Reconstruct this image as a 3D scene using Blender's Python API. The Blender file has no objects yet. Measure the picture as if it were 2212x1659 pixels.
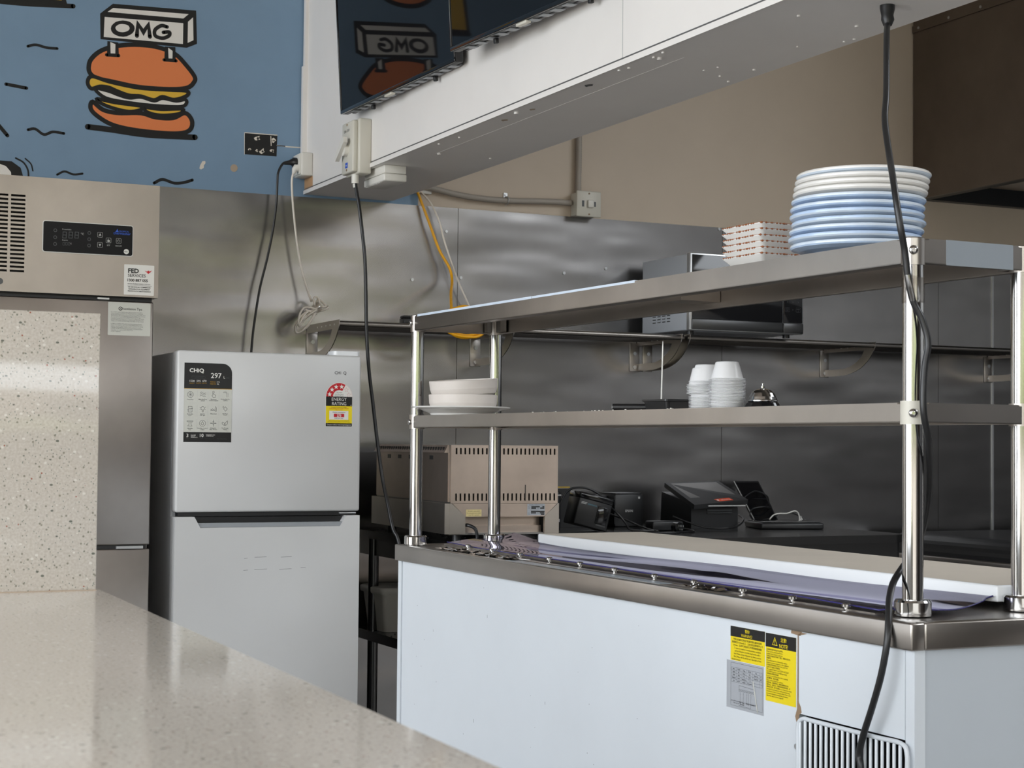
import bpy, bmesh, math, random
from mathutils import Vector, Matrix
random.seed(7)
sc = bpy.context.scene
COL = sc.collection
PI = math.pi
# ------------------------------------------------------------------ camera
CAM_Z = 1.24
cd = bpy.data.cameras.new('camera'); cam = bpy.data.objects.new('camera', cd); COL.objects.link(cam)
yaw, pitch, roll = 0.44282, 0.035332, -0.0093068
fw = Vector((math.sin(yaw)*math.cos(pitch), math.cos(yaw)*math.cos(pitch), math.sin(pitch)))
r0 = Vector((math.cos(yaw), -math.sin(yaw), 0)); d0 = fw.cross(r0)
rt = math.cos(roll)*r0 + math.sin(roll)*d0; dn = -math.sin(roll)*r0 + math.cos(roll)*d0
mw = Matrix((rt, -dn, -fw)).transposed().to_4x4(); mw.translation = (0, 0, CAM_Z)
cam.matrix_world = mw
cd.sensor_fit = 'HORIZONTAL'; cd.sensor_width = 36.0; cd.lens = 3669.6/2212*36.0
cd.clip_start = 0.02; cd.clip_end = 200
cd.dof.use_dof = True; cd.dof.focus_distance = 4.2; cd.dof.aperture_fstop = 14
sc.camera = cam
# ------------------------------------------------------------------ world, daylight through the openings
W = bpy.data.worlds.new('World'); sc.world = W; W.use_nodes = True
bg = W.node_tree.nodes['Background']; bg.inputs['Color'].default_value = (0.90, 0.95, 1.0, 1); bg.inputs['Strength'].default_value = 5.4
def portal(name, loc, rot, sx, sy):
    l = bpy.data.lights.new(name, 'AREA'); l.shape = 'RECTANGLE'; l.size = sx; l.size_y = sy
    l.cycles.is_portal = True
    o = bpy.data.objects.new(name, l); o.location = loc; o.rotation_euler = rot; COL.objects.link(o)
portal('portal_left', (-3.95, 0.2, 2.05), (0, -PI/2, 0), 3.5, 9.6)
portal('portal_front', (1.4, -4.95, 1.75), (PI/2, 0, 0), 10.4, 3.3)
portal('portal_added_opening', (5.7, .9, 3.89), (0, 0, 0), 2.0, 4.2)  # unseen ceiling opening, added to brighten the kitchen side
sd = bpy.data.lights.new('sun', 'SUN'); sd.energy = 2.6; sd.angle = .02; sd.color = (1.0, .93, .82)   # strikes the street front facing the shop
so = bpy.data.objects.new('sun', sd); so.rotation_euler = (-math.radians(52), 0, 0); COL.objects.link(so)
sc.view_settings.view_transform = 'Standard'; sc.view_settings.look = 'None'
sc.view_settings.exposure = 0.42; sc.view_settings.gamma = 1.0; sc.view_settings.use_curve_mapping = False
# ------------------------------------------------------------------ materials
def srgb(r, g, b):
    f = lambda c: (c/255/12.92 if c/255 <= .04045 else ((c/255+.055)/1.055)**2.4)
    return (f(r), f(g), f(b), 1)
def mat(name, col, rough=.5, metal=0, **kw):
    m = bpy.data.materials.new(name); m.use_nodes = True
    b = m.node_tree.nodes['Principled BSDF']
    if len(col) == 3: col = (*col, 1)
    b.inputs['Base Color'].default_value = col; b.inputs['Roughness'].default_value = rough; b.inputs['Metallic'].default_value = metal
    for k, v in kw.items(): b.inputs[k.replace('_', ' ')].default_value = v
    return m
def N(m, t, **kw):
    n = m.node_tree.nodes.new(t)
    for k, v in kw.items(): setattr(n, k, v)
    return n
def L(m, a, b): m.node_tree.links.new(a, b)
def P(m): return m.node_tree.nodes['Principled BSDF']
def coords(m, scale=(1, 1, 1), rot=(0, 0, 0)):
    tc = N(m, 'ShaderNodeTexCoord'); mp = N(m, 'ShaderNodeMapping'); mp.inputs['Scale'].default_value = scale; mp.inputs['Rotation'].default_value = rot
    L(m, tc.outputs['Object'], mp.inputs['Vector']); return mp.outputs['Vector']
def noise(m, vec, scale, detail=3, rough=.5):
    n = N(m, 'ShaderNodeTexNoise'); n.inputs['Scale'].default_value = scale; n.inputs['Detail'].default_value = detail; n.inputs['Roughness'].default_value = rough
    L(m, vec, n.inputs['Vector']); return n.outputs['Fac']
def ramp(m, fac, stops):
    r = N(m, 'ShaderNodeValToRGB'); e = r.color_ramp.elements
    while len(e) < len(stops): e.new(.5)
    for i, (p, c) in enumerate(stops):
        e[i].position = p; e[i].color = c if len(c) == 4 else (*c, 1)
    L(m, fac, r.inputs['Fac']); return r.outputs['Color']
def mixc(m, fac, a, b, mode='MIX'):
    x = N(m, 'ShaderNodeMix', data_type='RGBA', blend_type=mode)
    for s, v in ((0, fac), (6, a), (7, b)):
        if hasattr(v, 'links') or hasattr(v, 'is_linked'): L(m, v, x.inputs[s])
        else: x.inputs[s].default_value = v
    return x.outputs[2]
def bump(m, h, strength, dist=.01, prev=None):
    b = N(m, 'ShaderNodeBump'); b.inputs['Strength'].default_value = strength; b.inputs['Distance'].default_value = dist
    L(m, h, b.inputs['Height'])
    if prev: L(m, prev, b.inputs['Normal'])
    return b.outputs['Normal']
def steel(name, col, rough, brush=(2, 2, 140), wav=0.0, wscale=1.6, stain=.12, wst=(1, 1, 1)):
    m = mat(name, col, rough, 1.0)
    f = noise(m, coords(m, brush), 3.0, 4, .6)
    big = noise(m, coords(m, wst), wscale, 2, .5)
    rr = N(m, 'ShaderNodeMapRange'); rr.inputs['To Min'].default_value = rough-.01; rr.inputs['To Max'].default_value = rough+.015
    L(m, f, rr.inputs['Value']); L(m, rr.outputs['Result'], P(m).inputs['Roughness'])
    sp = noise(m, coords(m), 5, 4, .55)
    c = tuple(col[:3])
    cc = ramp(m, sp, [(.3, tuple(x*(1-stain) for x in c)), (.7, tuple(min(1, x*(1+stain*.4)) for x in c))])
    L(m, cc, P(m).inputs['Base Color'])
    if wav: L(m, bump(m, big, wav, .05), P(m).inputs['Normal'])
    return m
def worn(name, col, rough, amt=.08, scale=6, bmp=0.0, spec=.5):
    m = mat(name, col, rough); n = noise(m, coords(m), scale, 5, .6)
    c = tuple(col[:3])
    L(m, ramp(m, n, [(.3, tuple(x*(1-amt) for x in c)), (.7, tuple(min(1, x*(1+amt)) for x in c))]), P(m).inputs['Base Color'])
    P(m).inputs['Specular IOR Level'].default_value = spec
    if bmp: L(m, bump(m, noise(m, coords(m), scale*30, 3), bmp, .002), P(m).inputs['Normal'])
    return m
M = {}
M['wall_steel'] = steel('splash_steel', (.31, .30, .295), .235, (90, 90, 3), .26, 1.5, .12, (.8, 1, 2.4))
M['steel'] = steel('brushed_steel', (.48, .445, .41), .32, (3, 3, 120), .03, 3)
M['steel_front'] = steel('freezer_steel', (.405, .365, .33), .32, (3, 3, 160), .07, 2.2)
M['steel_dull'] = steel('dull_steel', (.36, .35, .34), .36, (3, 3, 120), .03, 3)
M['chrome'] = mat('polished_tube_steel', (.52, .515, .51), .11, 1.0)
M['bench_steel'] = mat('dark_bench_steel', (.13, .128, .125), .22, 1.0)
M['strip'] = mat('satin_grey_strip', srgb(150, 154, 158), .35)
M['rod'] = mat('shelf_rod_steel', (.24, .22, .20), .33, 1.0)
M['oven_steel'] = steel('oven_steel', (.55, .46, .40), .36, (3, 3, 90), .04, 4, .2)
M['hood_steel'] = steel('hood_steel', (.22, .19, .17), .38, (3, 3, 60), .02, 2)
M['blue'] = worn('blue_wall_paint', srgb(126, 153, 179), .55, .05, 3, .06, .3)
M['beige'] = worn('cream_wall_paint', srgb(205, 190, 172), .5, .05, 1.6, .05, .35)
M['white_wall'] = worn('white_board_paint', srgb(232, 228, 224), .42, .025, 3, .03)
M['brown'] = mat('warm_ceiling_paint', (.34, .29, .25), .7)
M['floor'] = worn('floor_tile', (.30, .285, .27), .45, .15, 5)
M['microwave_bar'] = mat('dark_brushed_bar', (.07, .07, .07), .35, .9)
M['panelglass'] = mat('black_panel_film', (.008, .008, .009), .2, 0, Specular_IOR_Level=.12)
M['dark_wall'] = mat('dark_side_wall', (.035, .034, .035), .6)
M['band'] = mat('added_mirror_band', (.36, .36, .36), .6)  # pale stretch of the unseen right wall, added to show in the steel
M['grey_wall'] = mat('grey_side_wall', (.22, .20, .18), .6)
M['black'] = mat('black_plastic', (.012, .012, .013), .38)
M['blackgloss'] = mat('black_gloss', (.006, .006, .007), .08)
M['screen'] = mat('dark_screen_glass', (.004, .004, .005), .035, 0, IOR=1.36)
M['cable'] = mat('black_cable_sheath', (.013, .013, .014), .35)
M['wcable'] = mat('off_white_cable', srgb(232, 224, 212), .45)
M['ycable'] = mat('yellow_cable', srgb(240, 172, 14), .4)
M['fridge'] = worn('white_fridge_enamel', srgb(207, 207, 206), .30, .015, 4, .02)
M['fridge_side'] = mat('grey_fridge_side', srgb(176, 178, 181), .38)
M['gasket'] = mat('grey_gasket', (.10, .10, .10), .5)
M['silver'] = mat('silver_trim', (.55, .56, .57), .28, .8)
M['panel'] = worn('pale_blue_white_panel', srgb(220, 226, 232), .30, .02, 3)
M['end_panel'] = worn('shaded_panel_paint', srgb(196, 203, 210), .32, .02, 3)  # side panel paint made darker, shade of the table's end put into the colour
M['peel'] = mat('bare_brown_patch', srgb(150, 125, 100), .6)
M['plastic'] = mat('white_plastic', srgb(225, 222, 214), .38)
M['greyplastic'] = mat('pale_grey_green_plastic', srgb(208, 204, 192), .4)
M['conduit'] = mat('grey_conduit', srgb(168, 160, 150), .5)
M['wood'] = mat('bare_wood', srgb(190, 150, 110), .6)
M['board'] = worn('white_board_edge', srgb(236, 238, 240), .4, .01, 3)
m = worn('stained_board_top', srgb(222, 212, 198), .55, .07, 2.2); M['board_top'] = m
M['ceramic'] = mat('white_ceramic', srgb(228, 226, 222), .16)
m = worn('blue_glaze', srgb(184, 205, 232), .12, .12, 14); M['blue_glaze'] = m
m = worn('pale_blue_glaze', srgb(205, 217, 230), .12, .08, 14); M['pale_glaze'] = m
M['stone'] = worn('off_white_stoneware', srgb(222, 214, 207), .5, .03, 20)
M['rust'] = mat('brown_rim_glaze', srgb(150, 88, 50), .4)
m = mat('clear_cup_plastic', (.96, .96, .97), .12); P(m).inputs['Transmission Weight'].default_value = .3; P(m).inputs['IOR'].default_value = 1.35
M['cup'] = m
# vinyl lid: tinted see-through sheet with a glossy skin
m = bpy.data.materials.new('tinted_vinyl'); m.use_nodes = True; nt = m.node_tree; nt.nodes.clear()
o_ = nt.nodes.new('ShaderNodeOutputMaterial'); tr = nt.nodes.new('ShaderNodeBsdfTransparent'); tr.inputs[0].default_value = (.48, .47, .55, 1)
gl = nt.nodes.new('ShaderNodeBsdfGlossy'); gl.inputs[0].default_value = (.72, .70, .84, 1); gl.inputs[1].default_value = .03
df = nt.nodes.new('ShaderNodeBsdfDiffuse'); df.inputs[0].default_value = (.08, .075, .12, 1)
fr = nt.nodes.new('ShaderNodeFresnel'); fr.inputs[0].default_value = 1.45
mx0 = nt.nodes.new('ShaderNodeMixShader'); mx0.inputs[0].default_value = .15
mx = nt.nodes.new('ShaderNodeMixShader')
nt.links.new(tr.outputs[0], mx0.inputs[1]); nt.links.new(df.outputs[0], mx0.inputs[2])
nt.links.new(fr.outputs[0], mx.inputs[0]); nt.links.new(mx0.outputs[0], mx.inputs[1]); nt.links.new(gl.outputs[0], mx.inputs[2]); nt.links.new(mx.outputs[0], o_.inputs[0])
M['vinyl'] = m
M['vinyl_edge'] = mat('violet_vinyl_edge', (.035, .03, .16), .25)
m = bpy.data.materials.new('clear_tape'); m.use_nodes = True; nt = m.node_tree; nt.nodes.clear()
o_ = nt.nodes.new('ShaderNodeOutputMaterial'); tr = nt.nodes.new('ShaderNodeBsdfTransparent'); tr.inputs[0].default_value = (.88, .85, .82, 1)
gl = nt.nodes.new('ShaderNodeBsdfGlossy'); gl.inputs[1].default_value = .15; mx = nt.nodes.new('ShaderNodeMixShader'); mx.inputs[0].default_value = .22
nt.links.new(tr.outputs[0], mx.inputs[1]); nt.links.new(gl.outputs[0], mx.inputs[2]); nt.links.new(mx.outputs[0], o_.inputs[0])
M['tape'] = m
M['film'] = mat('pale_blue_film', srgb(214, 226, 240), .32)
M['film_grey'] = mat('blue_grey_film', srgb(150, 158, 166), .3)
M['foil'] = mat('crinkled_foil', (.55, .55, .56), .12, 1.0)
M['brass'] = mat('brass_strip', (.62, .45, .12), .3, 1.0)
M['facade'] = worn('facade_brick', (.24, .195, .165), .8, .2, .5)
M['hedge'] = worn('hedge_leaf', (.17, .19, .085), .8, .4, 5)
M['ground'] = mat('pavement', (.33, .31, .28), .8)
# quartz: pale stone with small chips
m = mat('quartz', srgb(206, 199, 189), .08); v0 = coords(m)
base = ramp(m, noise(m, v0, 260, 2), [(.35, srgb(198, 190, 179)), (.65, srgb(212, 206, 197))])
for sc_, thr, colr, st in ((190, .13, srgb(150, 146, 132), (1, 1.4, 1)), (300, .10, srgb(120, 128, 116), (1.5, 1, 1)), (130, .07, srgb(226, 222, 214), (1, 1, 1.3)), (120, .03, srgb(118, 120, 110), (1, 1, 1.5)), (240, .012, srgb(165, 100, 80), (1, 1, 1))):
    vo = N(m, 'ShaderNodeTexVoronoi'); vo.inputs['Scale'].default_value = sc_; L(m, coords(m, st, (.4*sc_, .7, .3*sc_)), vo.inputs['Vector'])
    sp = N(m, 'ShaderNodeSeparateColor'); L(m, vo.outputs['Color'], sp.inputs[0])
    lt = N(m, 'ShaderNodeMath', operation='LESS_THAN'); L(m, sp.outputs[0], lt.inputs[0]); lt.inputs[1].default_value = thr
    l2 = N(m, 'ShaderNodeMath', operation='LESS_THAN'); L(m, vo.outputs['Distance'], l2.inputs[0]); l2.inputs[1].default_value = .33
    mu = N(m, 'ShaderNodeMath', operation='MULTIPLY'); L(m, lt.outputs[0], mu.inputs[0]); L(m, l2.outputs[0], mu.inputs[1])
    base = mixc(m, mu.outputs[0], base, colr)
L(m, base, P(m).inputs['Base Color']); M['quartz'] = m
# flat print colours
for k, c in dict(k=(20, 20, 20), w=(232, 228, 222), o=(230, 132, 78), y=(226, 182, 60), p=(226, 218, 206), t=(178, 160, 140)).items():
    M['paint_'+k] = mat('mural_'+{'k': 'black', 'w': 'white', 'o': 'orange', 'y': 'yellow', 'p': 'plaster', 't': 'tan'}[k], srgb(*c), .6)
for k, c in dict(ink=(16, 16, 16), paper=(232, 230, 224), yel=(238, 214, 20), red=(196, 28, 40), gold=(176, 132, 20), label=(205, 205, 196), greylab=(172, 176, 182), ora=(240, 84, 36), blu=(40, 90, 200), dim=(70, 72, 74), cream=(214, 196, 140), cyan=(90, 150, 170), lgrey=(186, 186, 184)).items():
    M[k] = mat('print_'+k, srgb(*c), .4)
# ------------------------------------------------------------------ mesh builder
def smooth_path(pts, n=6):
    pts = [Vector(p) for p in pts]
    if len(pts) < 3: return pts
    q = [pts[0]*2-pts[1]] + pts + [pts[-1]*2-pts[-2]]; out = []
    for i in range(1, len(q)-2):
        a, b, c, d = q[i-1:i+3]
        for k in range(n):
            t = k/n
            out.append(.5*((2*b)+(c-a)*t+(2*a-5*b+4*c-d)*t*t+(3*b-a-3*c+d)*t**3))
    out.append(pts[-1]); return out
def loop_path(pts, n=6):
    pts = [Vector(p) for p in pts]; k = len(pts); out = []
    for i in range(k):
        a, b, c, d = pts[i-1], pts[i], pts[(i+1) % k], pts[(i+2) % k]
        for j in range(n):
            t = j/n
            out.append(.5*((2*b)+(c-a)*t+(2*a-5*b+4*c-d)*t*t+(3*b-a-3*c+d)*t**3))
    return out
class Pane:
    def __init__(s, o, u, v, n): s.o, s.u, s.v, s.n = map(Vector, (o, u, v, n))
    def at(s, x, y, h=0): return s.o+s.u*x+s.v*y+s.n*h
def front(x, y, z): return Pane((x, y, z), (1, 0, 0), (0, 0, 1), (0, -1, 0))      # faces -Y
def left(x, y, z): return Pane((x, y, z), (0, -1, 0), (0, 0, 1), (-1, 0, 0))      # faces -X
FONT = {}
class B:
    LV = .00035
    def __init__(s): s.v, s.f, s.mi, s.sm = [], [], [], []
    def add(s, vs, fs, m=0, smooth=False):
        o = len(s.v); s.v += [Vector(v) for v in vs]
        for f in fs: s.f.append([i+o for i in f]); s.mi.append(m); s.sm.append(smooth)
        return s
    def box(s, x0, x1, y0, y1, z0, z1, bev=0, m=0, seg=2):
        if x0 > x1: x0, x1 = x1, x0
        if y0 > y1: y0, y1 = y1, y0
        if z0 > z1: z0, z1 = z1, z0
        vs = [(x, y, z) for x in (x0, x1) for y in (y0, y1) for z in (z0, z1)]
        fs = [(0, 1, 3, 2), (4, 6, 7, 5), (0, 4, 5, 1), (2, 3, 7, 6), (0, 2, 6, 4), (1, 5, 7, 3)]
        if not bev: return s.add(vs, fs, m)
        bm = bmesh.new(); bv = [bm.verts.new(v) for v in vs]
        for f in fs: bm.faces.new([bv[i] for i in f])
        bmesh.ops.bevel(bm, geom=bm.edges[:], offset=min(bev, .49*min(x1-x0, y1-y0, z1-z0)), segments=seg, affect='EDGES', profile=.5)
        bm.verts.index_update()
        s.add([v.co.copy() for v in bm.verts], [[v.index for v in f.verts] for f in bm.faces], m, seg > 1); bm.free(); return s
    def rings(s, rings, m=0, smooth=True, cap=True, closed=False):
        k = len(rings[0]); vs = [p for r in rings for p in r]; fs = []
        nr = len(rings)
        for i in range(nr if closed else nr-1):
            a, b = i*k, ((i+1) % nr)*k
            for j in range(k): fs.append((a+j, a+(j+1) % k, b+(j+1) % k, b+j))
        s.add(vs, fs, m, smooth)
        if cap and not closed:
            s.add(rings[0], [list(range(k))[::-1]], m); s.add(rings[-1], [list(range(k))], m)
        return s
    def tube(s, pts, r, seg=8, m=0, cap=True, closed=False):
        pts = [Vector(p) for p in pts]; n = len(pts); rings = []; up = None
        for i, p in enumerate(pts):
            if closed: t = pts[(i+1) % n]-pts[i-1]
            else: t = pts[min(i+1, n-1)]-pts[max(i-1, 0)]
            t = t.normalized() if t.length > 1e-9 else Vector((0, 0, 1))
            if up is None: up = t.orthogonal().normalized()
            up = (up-t*up.dot(t)); up = up.normalized() if up.length > 1e-6 else t.orthogonal().normalized()
            w = t.cross(up); rr = r[i] if isinstance(r, (list, tuple)) else r
            rings.append([p+(up*math.cos(2*PI*j/seg)+w*math.sin(2*PI*j/seg))*rr for j in range(seg)])
        return s.rings(rings, m, True, cap, closed)
    def cyl(s, a, b, r, seg=16, m=0, r2=None): return s.tube([a, b], [r, r if r2 is None else r2], seg, m)
    def lathe(s, prof, c=(0, 0, 0), seg=32, m=0, smooth=True, ms=None):
        c = Vector(c)
        for i in range(len(prof)-1):
            (ra, za), (rb, zb) = prof[i], prof[i+1]
            R = lambda r, z: [c+Vector((r*math.cos(2*PI*j/seg), r*math.sin(2*PI*j/seg), z)) for j in range(seg)]
            mm = ms[i] if ms else m
            if ra < 1e-6: s.add([c+Vector((0, 0, za))]+R(rb, zb), [(0, 1+(j+1) % seg, 1+j) for j in range(seg)], mm, smooth)
            elif rb < 1e-6: s.add(R(ra, za)+[c+Vector((0, 0, zb))], [(j, (j+1) % seg, seg) for j in range(seg)], mm, smooth)
            else: s.add(R(ra, za)+R(rb, zb), [(j, (j+1) % seg, seg+(j+1) % seg, seg+j) for j in range(seg)], mm, smooth)
        return s
    def prism(s, pane, pts, h0, h1, m=0):
        k = len(pts); a = [pane.at(x, y, h0) for x, y in pts]; b = [pane.at(x, y, h1) for x, y in pts]
        return s.add(a+b, [list(range(k))[::-1], list(range(k, 2*k))]+[(j, (j+1) % k, k+(j+1) % k, k+j) for j in range(k)], m)
    def flat(s, pane, pts, lv=1, m=0): return s.add([pane.at(x, y, lv*s.LV) for x, y in pts], [list(range(len(pts)))], m)
    def rect(s, pane, x0, y0, x1, y1, lv=1, m=0, r=0):
        if not r: return s.flat(pane, [(x0, y0), (x1, y0), (x1, y1), (x0, y1)], lv, m)
        return s.flat(pane, rrect(x0, y0, x1, y1, r), lv, m)
    def disc(s, pane, x, y, rx, ry=None, lv=1, m=0, n=16):
        ry = ry or rx
        return s.flat(pane, [(x+rx*math.cos(2*PI*i/n), y+ry*math.sin(2*PI*i/n)) for i in range(n)], lv, m)
    def line(s, pane, pts, w, lv=1, m=0, sm=False, closed=False, cap=True):
        p3 = [Vector((x, y, 0)) for x, y in pts]
        if sm: p3 = loop_path(p3, 5) if closed else smooth_path(p3, 5)
        n = len(p3); A, Bv = [], []
        for i, p in enumerate(p3):
            if closed: d0_, d1_ = p-p3[i-1], p3[(i+1) % n]-p
            else: d0_, d1_ = (p-p3[i-1] if i else p3[1]-p), (p3[i+1]-p if i < n-1 else p-p3[i-1])
            d0_ = d0_.normalized(); d1_ = d1_.normalized(); t = d0_+d1_
            t = t.normalized() if t.length > 1e-6 else d0_
            nn = Vector((-t.y, t.x, 0)); k = min(1/max(.35, nn.dot(Vector((-d1_.y, d1_.x, 0)))), 2.0)*w/2
            A.append(p+nn*k); Bv.append(p-nn*k)
        P3 = lambda q: pane.at(q.x, q.y, lv*s.LV)
        s.add([P3(q) for q in A]+[P3(q) for q in Bv], [(i, (i+1) % n, n+(i+1) % n, n+i) for i in range(n if closed else n-1)], m)
        if cap and not closed:
            for q in (p3[0], p3[-1]): s.disc(pane, q.x, q.y, w/2, None, lv, m, 10)
        return s
    def txt(s, pane, body, x, y, size, lv=2, m=0, align='c', sx=1.0, bold=0.0, res=2, sp=1.0):
        key = (body, res, bold, sp)
        if key not in FONT:
            c = bpy.data.curves.new('text', 'FONT'); c.body = body; c.resolution_u = res; c.offset = bold; c.space_character = sp
            o = bpy.data.objects.new('text', c); me = bpy.data.meshes.new_from_object(o)
            FONT[key] = ([v.co.copy() for v in me.vertices], [list(p.vertices) for p in me.polygons])
            bpy.data.objects.remove(o); bpy.data.curves.remove(c); bpy.data.meshes.remove(me)
        vs, fs = FONT[key]
        if not vs: return s
        x0, x1 = min(v.x for v in vs), max(v.x for v in vs)
        ox = {'c': -(x0+x1)/2, 'l': -x0, 'r': -x1}[align]
        return s.add([pane.at(x+(v.x+ox)*size*sx, y+v.y*size, lv*s.LV) for v in vs], fs, m)
    def perf(s, place, u0, u1, rows, w0, w1, t, m=0):
        """sheet with rectangular openings: rows = [(wlo, whi, [(ulo, uhi), ...]), ...] bottom to top"""
        w = w0
        for lo, hi, hs in rows:
            place(s, u0, u1, w, lo, t, m); u = u0
            for a, b in hs: place(s, u, a, lo, hi, t, m); u = b
            place(s, u, u1, lo, hi, t, m); w = hi
        place(s, u0, u1, w, w1, t, m); return s
def rrect(x0, y0, x1, y1, r, n=5, corners=(1, 1, 1, 1)):
    out = []
    for (cx, cy, a0), on in zip(((x1-r, y1-r, 0), (x0+r, y1-r, PI/2), (x0+r, y0+r, PI), (x1-r, y0+r, 1.5*PI)), corners):
        if on: out += [(cx+r*math.cos(a0+i*PI/2/n), cy+r*math.sin(a0+i*PI/2/n)) for i in range(n+1)]
        else: out.append({0: (x1, y1), PI/2: (x0, y1), PI: (x0, y0), 1.5*PI: (x1, y0)}[a0])
    return out
# ------------------------------------------------------------------ objects
def mesh(b, name, mats, off=Vector((0, 0, 0))):
    me = bpy.data.meshes.new(name); me.from_pydata([v-off for v in b.v], [], b.f)
    for mm in (mats if isinstance(mats, (list, tuple)) else [mats]): me.materials.append(M[mm])
    me.polygons.foreach_set('material_index', b.mi); me.polygons.foreach_set('use_smooth', b.sm); me.update()
    return me
def tag(o, label=None, cat=None, group=None, kind=None):
    if label: o['label'] = label
    if cat: o['category'] = cat
    if group: o['group'] = group
    if kind: o['kind'] = kind
    return o
class Thing:
    """an Empty at the thing's base; parts are its children. local=True: part coordinates are in the thing's own frame"""
    def __init__(s, name, label, cat, loc, rotz=0, group=None, local=False):
        s.o = bpy.data.objects.new(name, None); COL.objects.link(s.o); s.o.empty_display_size = .05
        s.o.location = loc; s.o.rotation_euler = (0, 0, rotz); tag(s.o, label, cat, group)
        s.off = Vector((0, 0, 0)) if local else Vector(loc)
    def part(s, name, b, mats, parent=None, label=None, kind=None):
        me = b if isinstance(b, bpy.types.Mesh) else mesh(b, name, mats, s.off)
        o = bpy.data.objects.new(name, me); COL.objects.link(o); o.parent = parent or s.o
        return tag(o, label, None, None, kind)
def single(name, b, mats, label=None, cat=None, group=None, kind=None, loc=(0, 0, 0)):
    o = bpy.data.objects.new(name, mesh(b, name, mats, Vector(loc))); o.location = loc; COL.objects.link(o)
    return tag(o, label, cat, group, kind)
def child(name, b, mats, parent, label=None, kind=None):
    o = bpy.data.objects.new(name, mesh(b, name, mats, parent.location if parent.parent is None else Vector((0, 0, 0)))); COL.objects.link(o); o.parent = parent
    return tag(o, label, None, None, kind)
def dup(root, loc, rot=None, label=None, group=None):
    r = root.copy(); COL.objects.link(r); r.location = loc
    if rot is not None: r.rotation_euler = rot
    if label: r['label'] = label
    if group: r['group'] = group
    for ch in list(root.children):
        c = ch.copy(); COL.objects.link(c); c.parent = r
        for g in list(ch.children):
            d = g.copy(); COL.objects.link(d); d.parent = c
    return r
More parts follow.
